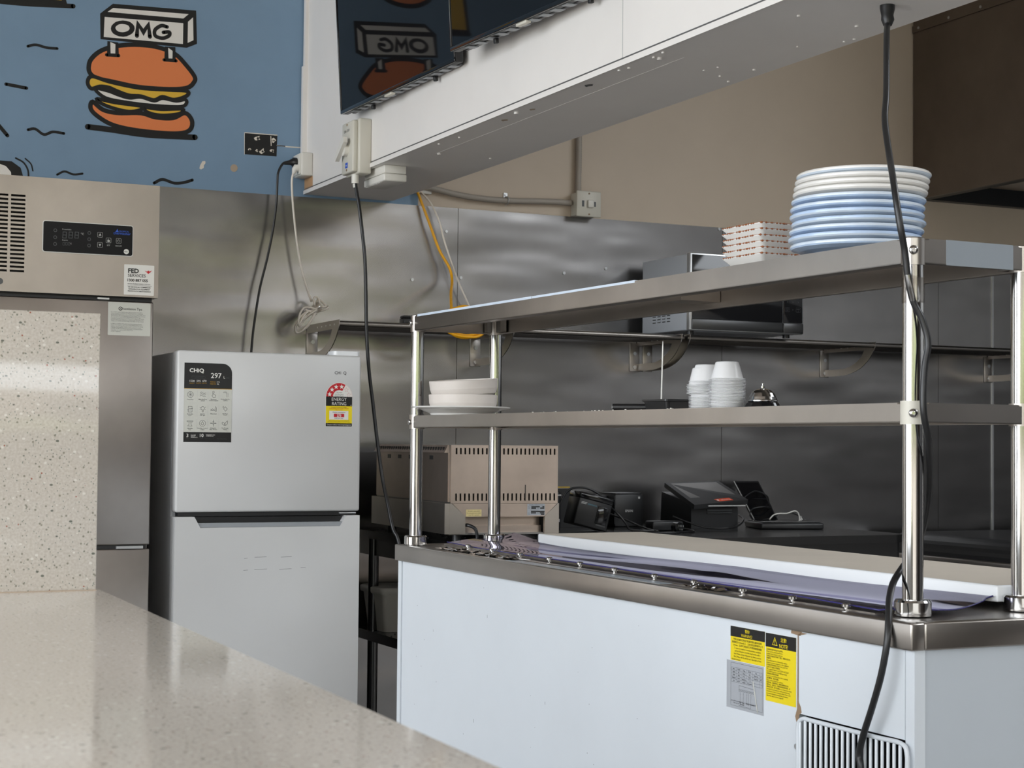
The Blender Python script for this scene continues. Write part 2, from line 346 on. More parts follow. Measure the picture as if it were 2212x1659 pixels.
# mural outlines in metres on the back wall (x, z)
MURAL= [('f','k',0,[(1.257,2.772),(1.554,2.783),(1.559,2.663),(1.522,2.645),(1.216,2.642),(1.213,2.732)]),('f','w',0,[(1.239,2.741),(1.258,2.757),(1.527,2.767),(1.508,2.749)]),('f','w',0,[(1.229,2.722),(1.508,2.732),(1.508,2.657),(1.227,2.651)]),('f','w',0,[(1.525,2.739),(1.543,2.757),(1.546,2.675),(1.525,2.663)]),('f','k',0,[(1.335,2.693),(1.333,2.684),(1.327,2.675),(1.318,2.668),(1.307,2.662),(1.294,2.659),(1.28,2.659),(1.269,2.662),(1.259,2.667),(1.253,2.675),(1.251,2.683),(1.253,2.693),(1.259,2.701),(1.268,2.709),(1.28,2.714),(1.293,2.717),(1.306,2.717),(1.317,2.715),(1.327,2.709),(1.333,2.702)]),('f','w',0,[(1.317,2.693),(1.316,2.688),(1.312,2.683),(1.307,2.68),(1.3,2.677),(1.292,2.675),(1.285,2.675),(1.278,2.676),(1.272,2.679),(1.269,2.683),(1.267,2.687),(1.268,2.692),(1.272,2.696),(1.277,2.7),(1.284,2.703),(1.292,2.704),(1.299,2.704),(1.306,2.703),(1.312,2.701),(1.315,2.697)]),('l','k',0.0148,0,0,[(1.343,2.668),(1.346,2.71),(1.366,2.683),(1.383,2.711),(1.389,2.67)]),('l','k',0.0132,0,1,[(1.45,2.712),(1.429,2.714),(1.407,2.696),(1.409,2.675),(1.435,2.67),(1.457,2.681),(1.458,2.694),(1.437,2.691)]),('f','o',1,[(1.177,2.541),(1.186,2.57),(1.221,2.603),(1.28,2.626),(1.352,2.637),(1.42,2.635),(1.48,2.618),(1.518,2.585),(1.551,2.546),(1.551,2.525),(1.525,2.501),(1.459,2.49),(1.354,2.487),(1.267,2.496),(1.205,2.504),(1.182,2.519)]),('l','k',0.0159,1,1,[(1.177,2.541),(1.186,2.57),(1.221,2.603),(1.28,2.626),(1.352,2.637),(1.42,2.635),(1.48,2.618),(1.518,2.585),(1.551,2.546),(1.551,2.525),(1.525,2.501),(1.459,2.49),(1.354,2.487),(1.267,2.496),(1.205,2.504),(1.182,2.519)]),('f','k',0,[(1.24,2.638),(1.278,2.637),(1.281,2.592),(1.239,2.589)]),('f','k',0,[(1.443,2.641),(1.481,2.643),(1.483,2.596),(1.442,2.593)]),('l','k',0.0117,0,0,[(1.238,2.589),(1.28,2.591)]),('l','k',0.0117,0,0,[(1.441,2.593),(1.484,2.594)]),('f','w',0,[(1.25,2.636),(1.268,2.63),(1.268,2.597),(1.252,2.596)]),('f','w',0,[(1.455,2.638),(1.471,2.628),(1.471,2.601),(1.457,2.6)]),('f','o',1,[(1.193,2.419),(1.228,2.395),(1.279,2.388),(1.361,2.395),(1.413,2.385),(1.476,2.388),(1.519,2.41),(1.544,2.387),(1.541,2.355),(1.509,2.337),(1.435,2.331),(1.331,2.334),(1.259,2.346),(1.208,2.372),(1.186,2.396)]),('l','k',0.0159,1,1,[(1.193,2.419),(1.228,2.395),(1.279,2.388),(1.361,2.395),(1.413,2.385),(1.476,2.388),(1.519,2.41),(1.544,2.387),(1.541,2.355),(1.509,2.337),(1.435,2.331),(1.331,2.334),(1.259,2.346),(1.208,2.372),(1.186,2.396)]),('f','y',1,[(1.209,2.431),(1.268,2.424),(1.366,2.419),(1.363,2.408),(1.32,2.397),(1.263,2.404),(1.222,2.417)]),('l','k',0.0127,1,1,[(1.209,2.431),(1.268,2.424),(1.366,2.419),(1.363,2.408),(1.32,2.397),(1.263,2.404),(1.222,2.417)]),('f','y',1,[(1.375,2.416),(1.434,2.415),(1.51,2.423),(1.497,2.405),(1.434,2.394),(1.387,2.4)]),('l','k',0.0127,1,1,[(1.375,2.416),(1.434,2.415),(1.51,2.423),(1.497,2.405),(1.434,2.394),(1.387,2.4)]),('f','w',1,[(1.2,2.467),(1.247,2.462),(1.278,2.453),(1.319,2.445),(1.36,2.452),(1.407,2.443),(1.438,2.455),(1.486,2.45),(1.518,2.458),(1.524,2.446),(1.502,2.431),(1.407,2.426),(1.319,2.428),(1.237,2.437)]),('l','k',0.0127,1,1,[(1.2,2.467),(1.247,2.462),(1.278,2.453),(1.319,2.445),(1.36,2.452),(1.407,2.443),(1.438,2.455),(1.486,2.45),(1.518,2.458),(1.524,2.446),(1.502,2.431),(1.407,2.426),(1.319,2.428),(1.237,2.437)]),('f','y',1,[(1.174,2.486),(1.189,2.508),(1.251,2.495),(1.354,2.484),(1.459,2.487),(1.525,2.489),(1.524,2.472),(1.48,2.454),(1.438,2.46),(1.407,2.446),(1.36,2.455),(1.319,2.454),(1.277,2.465),(1.247,2.475),(1.216,2.475),(1.187,2.465)]),('l','k',0.0138,1,1,[(1.174,2.486),(1.189,2.508),(1.251,2.495),(1.354,2.484),(1.459,2.487),(1.525,2.489),(1.524,2.472),(1.48,2.454),(1.438,2.46),(1.407,2.446),(1.36,2.455),(1.319,2.454),(1.277,2.465),(1.247,2.475),(1.216,2.475),(1.187,2.465)]),('l','k',0.0201,0,1,[(1.177,2.33),(1.259,2.327),(1.383,2.32),(1.557,2.326)]),('l','k',0.0095,0,1,[(0.969,2.59),(0.996,2.598),(1.033,2.592),(1.068,2.593)]),('l','k',0.0117,0,1,[(0.899,2.452),(0.967,2.445)]),('l','k',0.0127,0,1,[(0.862,2.325),(0.882,2.304),(0.907,2.276)]),('l','k',0.0095,0,1,[(0.975,2.302),(0.999,2.307),(1.029,2.29),(1.058,2.302),(1.096,2.3)]),('l','k',0.0074,0,1,[(1.076,2.155),(1.101,2.168),(1.131,2.16),(1.162,2.165)]),('l','k',0.0106,0,1,[(1.413,2.151),(1.443,2.166),(1.485,2.156),(1.52,2.161),(1.55,2.172)]),('l','k',0.0058,0,1,[(0.936,2.201),(0.962,2.188),(0.977,2.164),(0.98,2.141)]),('l','k',0.0048,0,1,[(0.968,2.202),(0.987,2.185),(0.994,2.162)]),('f','k',0,[(0.855,2.184),(0.884,2.189),(0.923,2.189),(0.953,2.169),(0.963,2.136),(0.856,2.132)]),('f','w',0,[(0.856,2.175),(0.884,2.177),(0.904,2.171),(0.921,2.152),(0.923,2.134),(0.856,2.133)]),('f','y',0,[(0.802,2.971),(1.031,2.973),(1.09,2.756),(0.922,2.747),(0.796,2.742)]),('l','k',0.0148,1,0,[(0.802,2.971),(1.031,2.973),(1.09,2.756),(0.922,2.747),(0.796,2.742)]),('l','k',0.0159,0,1,[(0.792,2.733),(0.947,2.735),(1.12,2.747)]),('f','o',0,[(0.985,3.038),(0.983,3.025),(0.975,3.012),(0.964,3.002),(0.949,2.994),(0.932,2.989),(0.916,2.989),(0.9,2.993),(0.888,3.0),(0.881,3.01),(0.878,3.022),(0.88,3.035),(0.888,3.048),(0.899,3.058),(0.914,3.066),(0.931,3.071),(0.947,3.071),(0.962,3.067),(0.974,3.06),(0.982,3.05)]),('l','k',0.0148,1,1,[(0.985,3.038),(0.983,3.025),(0.975,3.012),(0.964,3.002),(0.949,2.994),(0.932,2.989),(0.916,2.989),(0.9,2.993),(0.888,3.0),(0.881,3.01),(0.878,3.022),(0.88,3.035),(0.888,3.048),(0.899,3.058),(0.914,3.066),(0.931,3.071),(0.947,3.071),(0.962,3.067),(0.974,3.06),(0.982,3.05)]),('f','o',1,[(1.219,2.879),(1.269,2.922),(1.336,2.923),(1.393,2.943),(1.452,2.904),(1.4,2.86),(1.333,2.841),(1.266,2.846)]),('l','k',0.018,1,1,[(1.219,2.879),(1.269,2.922),(1.336,2.923),(1.393,2.943),(1.452,2.904),(1.4,2.86),(1.333,2.841),(1.266,2.846)]),('l','k',0.0085,0,1,[(1.229,2.88),(1.296,2.881),(1.337,2.892),(1.389,2.89),(1.447,2.906)]),('l','k',0.0318,0,1,[(1.147,2.942),(1.208,2.909)]),('l','o',0.0148,0,1,[(1.147,2.942),(1.203,2.911)]),('f','k',0,[(1.739,2.359),(1.863,2.361),(1.861,2.282),(1.74,2.28)]),('f','p',0,[(1.794,2.344),(1.798,2.339),(1.796,2.338),(1.788,2.337),(1.786,2.334),(1.779,2.335),(1.774,2.342),(1.781,2.347),(1.785,2.348),(1.788,2.349),(1.795,2.352),(1.796,2.351)]),('f','k',0,[(1.794,2.342),(1.793,2.339),(1.79,2.337),(1.786,2.338),(1.785,2.342),(1.786,2.345),(1.789,2.347),(1.793,2.346)]),('f','p',0,[(1.859,2.341),(1.855,2.338),(1.851,2.334),(1.849,2.33),(1.844,2.332),(1.844,2.337),(1.845,2.34),(1.842,2.342),(1.844,2.347),(1.849,2.35),(1.851,2.348),(1.856,2.344)]),('f','k',0,[(1.853,2.34),(1.853,2.337),(1.85,2.336),(1.848,2.337),(1.847,2.339),(1.848,2.341),(1.85,2.343),(1.853,2.342)]),('f','p',0,[(1.765,2.301),(1.765,2.298),(1.761,2.297),(1.759,2.298),(1.756,2.296),(1.752,2.297),(1.754,2.3),(1.756,2.303),(1.756,2.303),(1.759,2.303),(1.761,2.304),(1.761,2.304)]),('f','k',0,[(1.762,2.3),(1.762,2.298),(1.76,2.297),(1.758,2.297),(1.758,2.299),(1.758,2.301),(1.76,2.302),(1.762,2.301)]),('f','p',0,[(1.813,2.297),(1.817,2.295),(1.812,2.293),(1.807,2.288),(1.804,2.286),(1.797,2.29),(1.795,2.296),(1.802,2.299),(1.803,2.301),(1.807,2.305),(1.812,2.308),(1.812,2.303)]),('f','k',0,[(1.812,2.296),(1.811,2.293),(1.808,2.292),(1.805,2.293),(1.804,2.296),(1.805,2.299),(1.808,2.3),(1.811,2.299)]),('f','p',0,[(1.789,2.298),(1.791,2.295),(1.789,2.292),(1.786,2.292),(1.784,2.294),(1.781,2.296),(1.78,2.297),(1.783,2.299),(1.784,2.302),(1.786,2.303),(1.789,2.301),(1.789,2.299)]),('f','k',0,[(1.789,2.296),(1.788,2.295),(1.787,2.294),(1.786,2.295),(1.785,2.296),(1.786,2.298),(1.787,2.298),(1.788,2.298)]),('f','p',0,[(1.849,2.301),(1.85,2.297),(1.85,2.295),(1.844,2.297),(1.842,2.297),(1.839,2.297),(1.834,2.3),(1.837,2.305),(1.842,2.307),(1.844,2.306),(1.85,2.306),(1.851,2.305)]),('f','k',0,[(1.849,2.3),(1.848,2.298),(1.845,2.296),(1.843,2.297),(1.842,2.3),(1.843,2.302),(1.845,2.304),(1.848,2.303)]),('l','p',0.0032,0,0,[(1.741,2.359),(1.862,2.36)]),('l','p',0.0032,0,0,[(1.838,2.354),(1.84,2.32)]),('l','p',0.0021,0,0,[(1.739,2.359),(1.74,2.28)]),('l','p',0.0042,0,1,[(1.862,2.322),(1.884,2.322),(1.906,2.321),(1.956,2.322)]),('l','k',0.0037,0,1,[(1.862,2.321),(1.876,2.322),(1.892,2.322)]),('f','p',0,[(1.575,2.215),(1.577,2.226),(1.585,2.242),(1.596,2.244),(1.597,2.236),(1.591,2.228),(1.591,2.219),(1.581,2.212)]),('f','t',0,[(1.716,2.228),(1.713,2.219),(1.705,2.213),(1.695,2.214),(1.689,2.221),(1.689,2.231),(1.695,2.239),(1.704,2.241),(1.712,2.237)])]
# ================================================================== SETTING
YB = 5.95
b = B().box(-4, 2.42, YB, 6.1, 0, 3.9).box(2.42, 6.8, YB, 6.1, 0, 3.9, 0, 1)
wall = single('wall_back', b, ['blue', 'beige'], 'back wall painted blue at the left and cream at the right above steel sheeting', None, None, 'structure')
for x0, x1 in ((-4, -.4), (-.398, 2.583), (2.585, 3.773), (3.775, 4.893), (4.895, 5.196), (5.199, 6.8)):
    child('splash_panel', B().box(x0, x1, 5.944, YB, .0, 2.14), 'wall_steel', wall, 'brushed stainless steel sheet')
child('corner_strip', B().box(5.193, 5.201, 5.938, 5.945, 0, 2.14), 'silver', wall, 'thin bright joint strip')
for x, z in [(2.397, 1.857), (2.597, 1.874), (3.04, 1.915), (3.227, 1.943), (2.535, 2.048), (3.757, 2.134)]:
    child('screw', B().cyl((x, 5.944, z), (x, 5.940, z), .006, 10), 'silver', wall)
# mural, painted flat on the wall
pn = Pane((0, YB, 0), (1, 0, 0), (0, 0, 1), (0, -1, 0)); cols = ['k', 'w', 'o', 'y', 'p', 't']
def paint(items, name, lab=None):
    b = B()
    for i, e in enumerate(items):
        lv = 1.5+i*.09
        if e[0] == 'f':
            p = e[3]
            if e[2]: p = [(q.x, q.y) for q in loop_path([(x, z, 0) for x, z in p], 4)]
            b.flat(pn, p, lv, cols.index(e[1]))
        else: b.line(pn, e[5], e[2], lv, cols.index(e[1]), bool(e[4]), bool(e[3]))
    child(name, b, ['paint_'+c for c in cols], wall, lab)
NB = [i for i, e in enumerate(MURAL) if e[0] == 'l' and abs(e[2]-.0201) < .0003][0]+1
paint(MURAL[:NB], 'burger_painting', 'painted burger carrying a sign that reads OMG')
i = NB
for n, nm, lab in ((1, 'painted_dash', None),)*8: paint(MURAL[i:i+1], nm, lab); i += 1
paint(MURAL[i:i+2], 'painted_shape', 'painted white shape with thick black outline'); i += 2
paint(MURAL[i:i+5], 'painted_figure', 'painted yellow figure with black outline'); i += 5
paint(MURAL[i:i+5], 'painted_lips', 'painted orange lips'); i += 5
paint(MURAL[i:], 'bare_patch', 'black rectangle with torn plaster holes')
single('floor', B().box(-4, 6.8, -5, 6.1, -.1, 0), 'floor', 'dark tiled kitchen floor', None, None, 'structure')
single('ceiling', B().box(-4.2, 2.2, -5.2, 6.1, 3.9, 4.0).box(2.2, 6.9, -5.2, -1.2, 3.9, 4.0, 0, 1).box(2.2, 6.9, 3.0, 6.1, 3.9, 4.0, 0, 1).box(2.2, 4.7, -1.2, 3.0, 3.9, 4.0, 0, 1).box(6.7, 6.9, -1.2, 3.0, 3.9, 4.0, 0, 1), ['brown', 'white_wall'], 'ceiling, brown over the shop and white with an added light opening over the kitchen', None, None, 'structure')
b = B().box(-4.15, -4, -5, 6.1, 0, .3).box(-4.15, -4, -5, 6.1, 3.8, 3.9).box(-4.15, -4, -5, -4.6, .3, 3.8).box(-4.15, -4, 5.0, 6.1, .3, 3.8)
single('wall_left', b, 'beige', 'cream left wall with a wide window opening', None, None, 'structure')
b = B().box(-4, 6.8, -5.15, -5, 3.75, 3.9).box(-4, -3.8, -5.15, -5, 0, 3.75).box(6.6, 6.8, -5.15, -5, 0, 3.75).box(-3.8, 1.4, -5.15, -5, 0, .1).box(1.4, 6.6, -5.15, -5, 0, 1.75)
single('wall_front', b, 'brown', 'brown shopfront wall with a wide opening', None, None, 'structure')
b = B().box(6.8, 6.95, -5.15, 6.1, 0, 1.62).box(6.8, 6.95, -1, 4.6, 1.62, 2.42, 0, 1).box(6.8, 6.95, 4.6, 6.1, 1.62, 2.42, 0, 0).box(6.8, 6.95, -5.15, -1, 1.62, 2.42, 0, 0).box(6.8, 6.95, -5.15, 6.1, 2.42, 2.75, 0, 0).box(6.8, 6.95, -5.15, 6.1, 2.75, 3.9, 0, 0)
single('wall_right', b, ['dark_wall', 'band'], 'right side wall, dark with a pale band added for the steel to reflect', None, None, 'structure')
b = B().box(-25, 30, -19, -16, 0, 5.2)
for k in range(12): b.box(-24+k*4.4, -22+k*4.4, -15.98, -16.02, 3.3, 4.6, 0, 1)
single('street_facade', b, ['facade', 'dark_wall'], 'brown brick building across the street outside', 'building')
single('ground', B().box(-30, 30, -40, -5.15, -.15, -.02).box(-30, -4.15, -5.15, 20, -.15, -.02), 'ground', 'pavement outside the shopfront', None, None, 'structure')
b = B()
for k in range(46):
    x = -22+k*1.0; h = 1.45+.5*random.random(); rr = 1.0+.4*random.random(); y = -12-random.random()*1.5
    pr = [(0.001, 0), (rr*.8, .1), (rr, h*.4), (rr*.8, h*.8), (.001, h)]
    b.lathe(pr, (x, y, 1.15), 9)
single('hedge_wall', B().box(-23, 25, -13.9, -11.0, -.02, 1.15), 'conduit', 'low grey wall under the green bushes across the street', 'wall')
tag(single('hedge', b, 'hedge', 'row of green bushes outside across the street', 'hedge'), kind='stuff')
# bulkhead with the menu screens
XB = 1.968
bh = single('wall_middle', B().box(XB, 2.312, 1.6, 5.944, 2.149, 3.9), 'white_wall', 'white bulkhead hanging above the prep table', None, None, 'structure')
child('edge_strip', B().box(XB-.005, XB+.001, 1.6, 5.944, 2.149, 2.1625).box(XB-.0015, XB, 1.6, 5.944, 2.166, 2.169, 0, 1), ['white_wall', 'gasket'], bh, 'thin white cover strip along the lower edge')
child('seam', B().box(XB-.0006, XB, 3.546, 3.5485, 2.163, 3.9), 'lgrey', bh)
child('bare_wood_patch', B().box(XB-.001, XB, 5.852, 5.944, 2.164, 2.205), 'wood', bh, 'patch of unpainted wood below the outlet')
child('corner_filler', B().box(XB-.012, XB, 5.925, 5.944, 2.62, 3.9).box(XB-.018, XB, 5.925, 5.944, 2.29, 2.62), 'white_wall', bh)
child('paint_line', B().box(2.05, 2.0515, 3.4, 4.9, 2.1484, 2.149), 'white_wall', bh)
for x, y in [(1.979, 3.375), (1.985, 3.428), (2.001, 3.429), (1.98, 3.586), (1.988, 3.552), (2.162, 3.492), (2.174, 3.449), (2.231, 3.528), (2.265, 3.43), (2.282, 3.57), (2.061, 2.953), (2.222, 2.968), (2.22, 3.185), (2.285, 3.098), (2.29, 3.068), (1.985, 4.175), (1.99, 4.729), (2.056, 4.885), (2.0, 4.598), (2.235, 4.89)]:
    r = random.choice((.003, .004, .0065)); child('screw', B().cyl((x, y, 2.1495), (x, y, 2.149-r*.9), r, 8), 'white_wall', bh)
for x, y, mm, r in ((2.006, 4.294, 'peel', .014), (2.008, 4.121, 'peel', .012), (1.998, 3.776, 'white_wall', .016)):
    b = B(); up = Pane((x, y, 2.149), (0, 1, 0), (1, 0, 0), (0, 0, -1)); b.disc(up, 0, 0, r*1.5, r*.8, 1, 1, 14); b.flat(up, [(r*(1.1+.25*math.sin(5*t))*math.cos(t), r*.55*(1+.3*math.cos(4*t))*math.sin(t)) for t in [i*PI/8 for i in range(16)]], 2, 0)
    child('screw_hole', b, ['paint_t' if mm == 'peel' else 'gasket', 'white_wall'], bh)
# ================================================================== MENU SCREENS
def tv(loc, rotz, label):
    t = Thing('wall_television', label, 'television', loc, 0, 'menu screens on the bulkhead', True)
    t.o.rotation_euler = (0, -.061, rotz); w, h = .905, .54
    b = B().box(.006, .03, -w, 0, 0, h, .003)                     # y runs from 0 (far end) to -w (near end)
    t.part('casing', b, 'black')
    b = B().box(.0, .008, -w, 0, 0, .013, .002).box(0, .008, -w, 0, h-.008, h, .002).box(0, .008, -w, -w+.007, .012, h, .002).box(0, .008, -.007, 0, .012, h, .002)
    t.part('bezel', b, 'blackgloss', None, 'glossy black frame')
    t.part('screen', B().box(.003, .007, -w+.006, -.006, .012, h-.007), 'screen', None, 'dark reflecting screen')
    b = B().box(.03, .0435, -w+.03, -.03, -.001, .3, .002)
    t.part('back_shell', b, 'black')
    for i in range(14):
        y = -.07-i*(w-.14)/13; t.part('vent_rib', B().box(.012, .043, y-.022, y+.006, -.0022, -.0004, .0004), 'strip')
    t.part('sensor', B().box(.004, .020, -w*.47, -w*.47+.055, -.008, 0, .002), 'greyplastic', None, 'small pale control stub')
    for y in (-.21, -.7): t.part('hook', B().box(.030, .042, y, y+.012, -.016, .0, .002), 'black')
    t.part('wall_mount', B().box(.0435, .056, -w*.65, -w*.35, .10, .26), 'black')
    return t.o
tv((1.897, 5.362, 2.338), .0265, 'black television, left one of two, at the far end of the bulkhead')
tv((1.862, 4.352, 2.338), .062, 'black television, right one of two, cut by the top of the picture')
# ================================================================== WALL FITTINGS
t = Thing('power_outlet', 'white double power outlet on the corner of the bulkhead beside the blue wall', 'outlet', (XB, 5.895, 2.247))
t.part('housing', B().box(1.925, XB, 5.852, 5.942, 2.205, 2.29, .005), 'plastic')
t.part('face_plate', B().box(1.920, 1.926, 5.857, 5.937, 2.21, 2.285, .002), 'plastic')
t = Thing('isolator_switch', 'pale grey isolator switch box with lever on the bulkhead below the television', 'switch', (XB, 5.31, 2.13))
t.part('housing', B().box(1.924, XB, 5.25, 5.378, 2.128, 2.312, .005), 'greyplastic')
t.part('cover', B().box(1.906, 1.925, 5.262, 5.370, 2.134, 2.306, .005), 'greyplastic')
lp = left(1.906, 5.32, 2.22)
b = B().cyl((1.906, 5.318, 2.212), (1.892, 5.318, 2.212), .020, 18)
t.part('dial', b, 'plastic')
b = B().prism(lp, [(-.048, -.03), (-.04, -.042), (.04, .012), (.036, .03), (.02, .03)], .012, .026)
t.part('lever', b, 'plastic', None, 'pale switch lever')
b = B().txt(lp, '20A 250V', 0, .052, .013, 1, 0).rect(lp, -.012, -.068, .012, -.05, 1, 1).txt(lp, 'IP66', 0, -.062, .008, 2, 2)
t.part('lettering', b, ['gasket', 'blu', 'paper'])
for z in (2.145, 2.296): t.part('screw', B().cyl((1.906, 5.318, z), (1.9045, 5.318, z), .004, 8), 'peel')
t.part('gland', B().cyl((1.93, 5.30, 2.13), (1.93, 5.30, 2.10), .0125, 14), 'plastic')
t = Thing('junction_box', 'white vented box under the bulkhead beside the isolator switch', 'box', (2.02, 5.26, 2.149))
t.part('housing', B().box(1.983, 2.06, 5.168, 5.355, 2.122, 2.149, .003), 'plastic')
t.part('lower_case', B().box(1.981, 2.062, 5.166, 5.357, 2.096, 2.121, .005), 'plastic')
for i in range(5): t.part('status_light', B().box(1.985, 1.99, 5.33-i*.028, 5.342-i*.028, 2.095, 2.0965), 'paper')
def conduit(pts, r=.0125, pitch=.0045):
    p = smooth_path(pts, 40); q = [p[0]]; acc = 0
    for a, c in zip(p, p[1:]):
        while acc+(c-q[-1]).length >= pitch and (c-q[-1]).length >= pitch: q.append(q[-1]+(c-q[-1]).normalized()*pitch)
    return B().tube(q, [r*(1.0 if i % 2 else .86) for i in range(len(q))], 10)
t = Thing('conduit_switch', 'cream wall switch box fed by grey corrugated conduits on the cream wall', 'switch', (3.12, YB, 2.18))
t.part('housing', B().box(3.07, 3.17, 5.895, YB, 2.141, 2.232, .004), 'greyplastic')
t.part('face_plate', B().box(3.066, 3.174, 5.886, 5.896, 2.136, 2.238, .004), 'greyplastic')
t.part('rocker', B().box(3.112, 3.138, 5.876, 5.887, 2.172, 2.202, .003), 'plastic')
fp = front(3.12, 5.886, 2.187)
t.part('lettering', B().rect(fp, -.032, -.012, -.022, .012, 1, 0).rect(fp, .022, -.01, .03, .01, 1, 0), ['dim'])
for z in (2.146, 2.228): t.part('screw', B().cyl((3.12, 5.886, z), (3.12, 5.884, z), .0035, 8), 'peel')
single('conduit', conduit([(3.095, 5.93, 2.232), (3.094, 5.93, 2.3), (3.096, 5.93, 2.5), (3.095, 5.93, 3.88)]), 'conduit', 'upright grey corrugated conduit rising from the wall switch', 'conduit')
single('conduit', conduit([(2.40, 5.93, 2.214), (2.474, 5.93, 2.206), (2.56, 5.93, 2.192), (2.66, 5.93, 2.183), (2.784, 5.93, 2.182), (2.9, 5.93, 2.188), (2.99, 5.93, 2.192), (3.066, 5.93, 2.192)]), 'conduit', 'level grey corrugated conduit sagging along the cream wall', 'conduit')
t = Thing('saddle_clip', 'small steel saddle clip holding the level conduit', 'clip', (2.784, YB, 2.182))
b = B().tube([(2.784, 5.945, 2.166)]+[(2.784, 5.93-.0145*math.sin(a), 2.182-.0145*math.cos(a)) for a in [i*PI/6 for i in range(7)]]+[(2.784, 5.945, 2.198)], .0025, 6)
t.part('band', b, 'silver'); t.part('tab', B().box(2.776, 2.792, 5.945, YB, 2.196, 2.214), 'silver'); t.part('screw', B().cyl((2.784, 5.945, 2.206), (2.784, 5.941, 2.206), .004, 8), 'silver')
single('cable_plate', B().box(2.40, 2.47, 5.935, YB, 2.185, 2.205, .002), 'plastic', 'small white wall plate where the yellow cable starts', 'plate')
# ================================================================== EXTRACTION HOOD
t = Thing('extraction_hood', 'dark brown steel extraction hood on the right wall above the shelves', 'hood', (5.6, 5.3, 2.33))
XH = 4.756
b = B().box(XH, XH+.02, 4.3, 5.944, 2.325, 3.9).box(XH, 6.79, 4.3, 4.32, 2.325, 3.9).box(6.77, 6.79, 4.3, 5.944, 2.325, 3.9)
t.part('shell', b, 'hood_steel')
t.part('flange', B().box(XH-.006, XH, 4.3, 5.944, 3.06, 3.09), 'hood_steel', None, 'riveted edge strip')
for i in range(8): t.part('rivet', B().cyl((XH-.006, 5.9-i*.2, 3.075), (XH-.010, 5.9-i*.2, 3.075), .006, 8), 'silver')
b = B().box(XH+.02, 6.77, 5.90, 5.944, 2.325, 2.40).box(XH+.02, XH+.06, 4.32, 5.9, 2.325, 2.36).box(XH+.02, 6.77, 4.32, 4.36, 2.325, 2.36)
t.part('gutter', b, 'black', None, 'dark inner gutter')
t.part('filter_bank', B().box(XH+.06, 6.77, 4.36, 5.9, 2.5, 2.54), 'black')
# ================================================================== UPRIGHT FREEZER
t = Thing('upright_freezer', 'tall stainless steel freezer with vented head and black controller at left', 'freezer', (.86, 5.5, 0))
t.part('body', B().box(.50, 1.222, 5.165, 5.92, .12, 1.99), 'steel_front')
def plY(s, u0, u1, w0, w1, tt, m): s.box(u0, u1, 5.1, 5.1+tt, w0, w1, 0, m)
rows = []
for i in range(19):
    z = 1.7295+i*.01232; rows.append((z, z+.0062, [(.578, .619), (.627, .668), (.678, .719), (.7425, .7835), (.7915, .8325)]))
t.part('head_panel', B().perf(plY, .50, 1.229, rows, 1.672, 2.013, .012), 'steel_front', None, 'slotted stainless head panel')
b = B().box(1.217, 1.229, 5.112, 5.165, 1.672, 2.013).box(.5, .512, 5.112, 5.165, 1.672, 2.013).box(.512, 1.217, 5.112, 5.165, 2.003, 2.013)
t.part('head_casing', b, 'steel_front')
t.part('inner_screen', B().box(.513, 1.216, 5.13, 5.16, 1.68, 2.0), 'black')
t.part('lock', B().cyl((.764, 5.1, 1.700), (.764, 5.094, 1.700), .009, 16), 'gasket')
def door(z0, z1):
    d = t.part('door', B().box(.51, 1.220, 5.118, 5.160, z0, z1, .004), 'steel_front')
    return d
d1 = door(.926, 1.660); d2 = door(.16, .914)
t.part('gasket', B().box(.52, 1.212, 5.128, 5.1645, .914, .926), 'black'); t.part('gasket', B().box(.512, 1.216, 5.125, 5.16, 1.660, 1.679), 'black')
t.part('hinge', B().box(1.05, 1.085, 5.112, 5.13, 1.662, 1.667).box(1.12, 1.20, 5.116, 5.13, .915, .923), 'silver')
for x in (.54, 1.18):
    for y in (5.2, 5.85): t.part('leg', B().cyl((x, y, 0), (x, y, .12), .022, 12), 'steel')
cp = front(.885, 5.1, 1.795)
b = B().prism(cp, rrect(0, 0, .263, .0895, .006), 0, .004, 0).prism(cp, rrect(-.002, -.002, .265, .0915, .007), 0, .0025, 1)
ctl = t.part('controller', b, ['panelglass', 'silver'], None, 'black control panel with silver rim')
cq = front(.885, 5.096, 1.795); b = B()
F_ = lambda zx, zy: ((zx-388)/805*.263, .0895-(zy-488-(zx-388)/805*40)/262*.0895)
for zx, zy, up in ((895, 605, 1), (895, 694, -1)):
    x, y = F_(zx, zy); b.line(cq, rrect(x-.0073, y-.0073, x+.0073, y+.0073, .002, 3), .0007, 1, 0, False, True); b.flat(cq, [(x-.004, y-.004*up), (x, y-.0018*up), (x+.004, y-.004*up), (x, y+.005*up)], 1, 0)
for zx, zy in ((973, 654), (1065, 658)):
    x, y = F_(zx, zy); b.line(cq, rrect(x-.0073, y-.0073, x+.0073, y+.0073, .002, 3), .0007, 1, 0, False, True)
    if zx > 1000: b.line(cq, [(x+.004*math.sin(a), y+.004*math.cos(a)) for a in [.6+i*.51 for i in range(11)]], .0008, 1, 0); b.line(cq, [(x, y+.001), (x, y+.005)], .0008, 1, 0)
    else: b.flat(cq, rrect(x-.0035, y-.005, x+.0035, y+.0015, .0015, 3), 1, 0); b.flat(cq, [(x-.002, y), (x-.0005, y), (x-.0005, y+.005), (x-.002, y+.005)], 1, 0)
x, y = F_(973, 698); b.txt(cq, 'SET', x, y-.002, .0062, 1, 0); x, y = F_(1065, 702); b.txt(cq, 'ON/OFF', x, y-.002, .0055, 1, 0)
x, y = F_(735, 600); b.txt(cq, '°C', x, y-.003, .009, 1, 0); x, y = F_(632, 682); b.txt(cq, '°C', x, y-.003, .006, 1, 0)
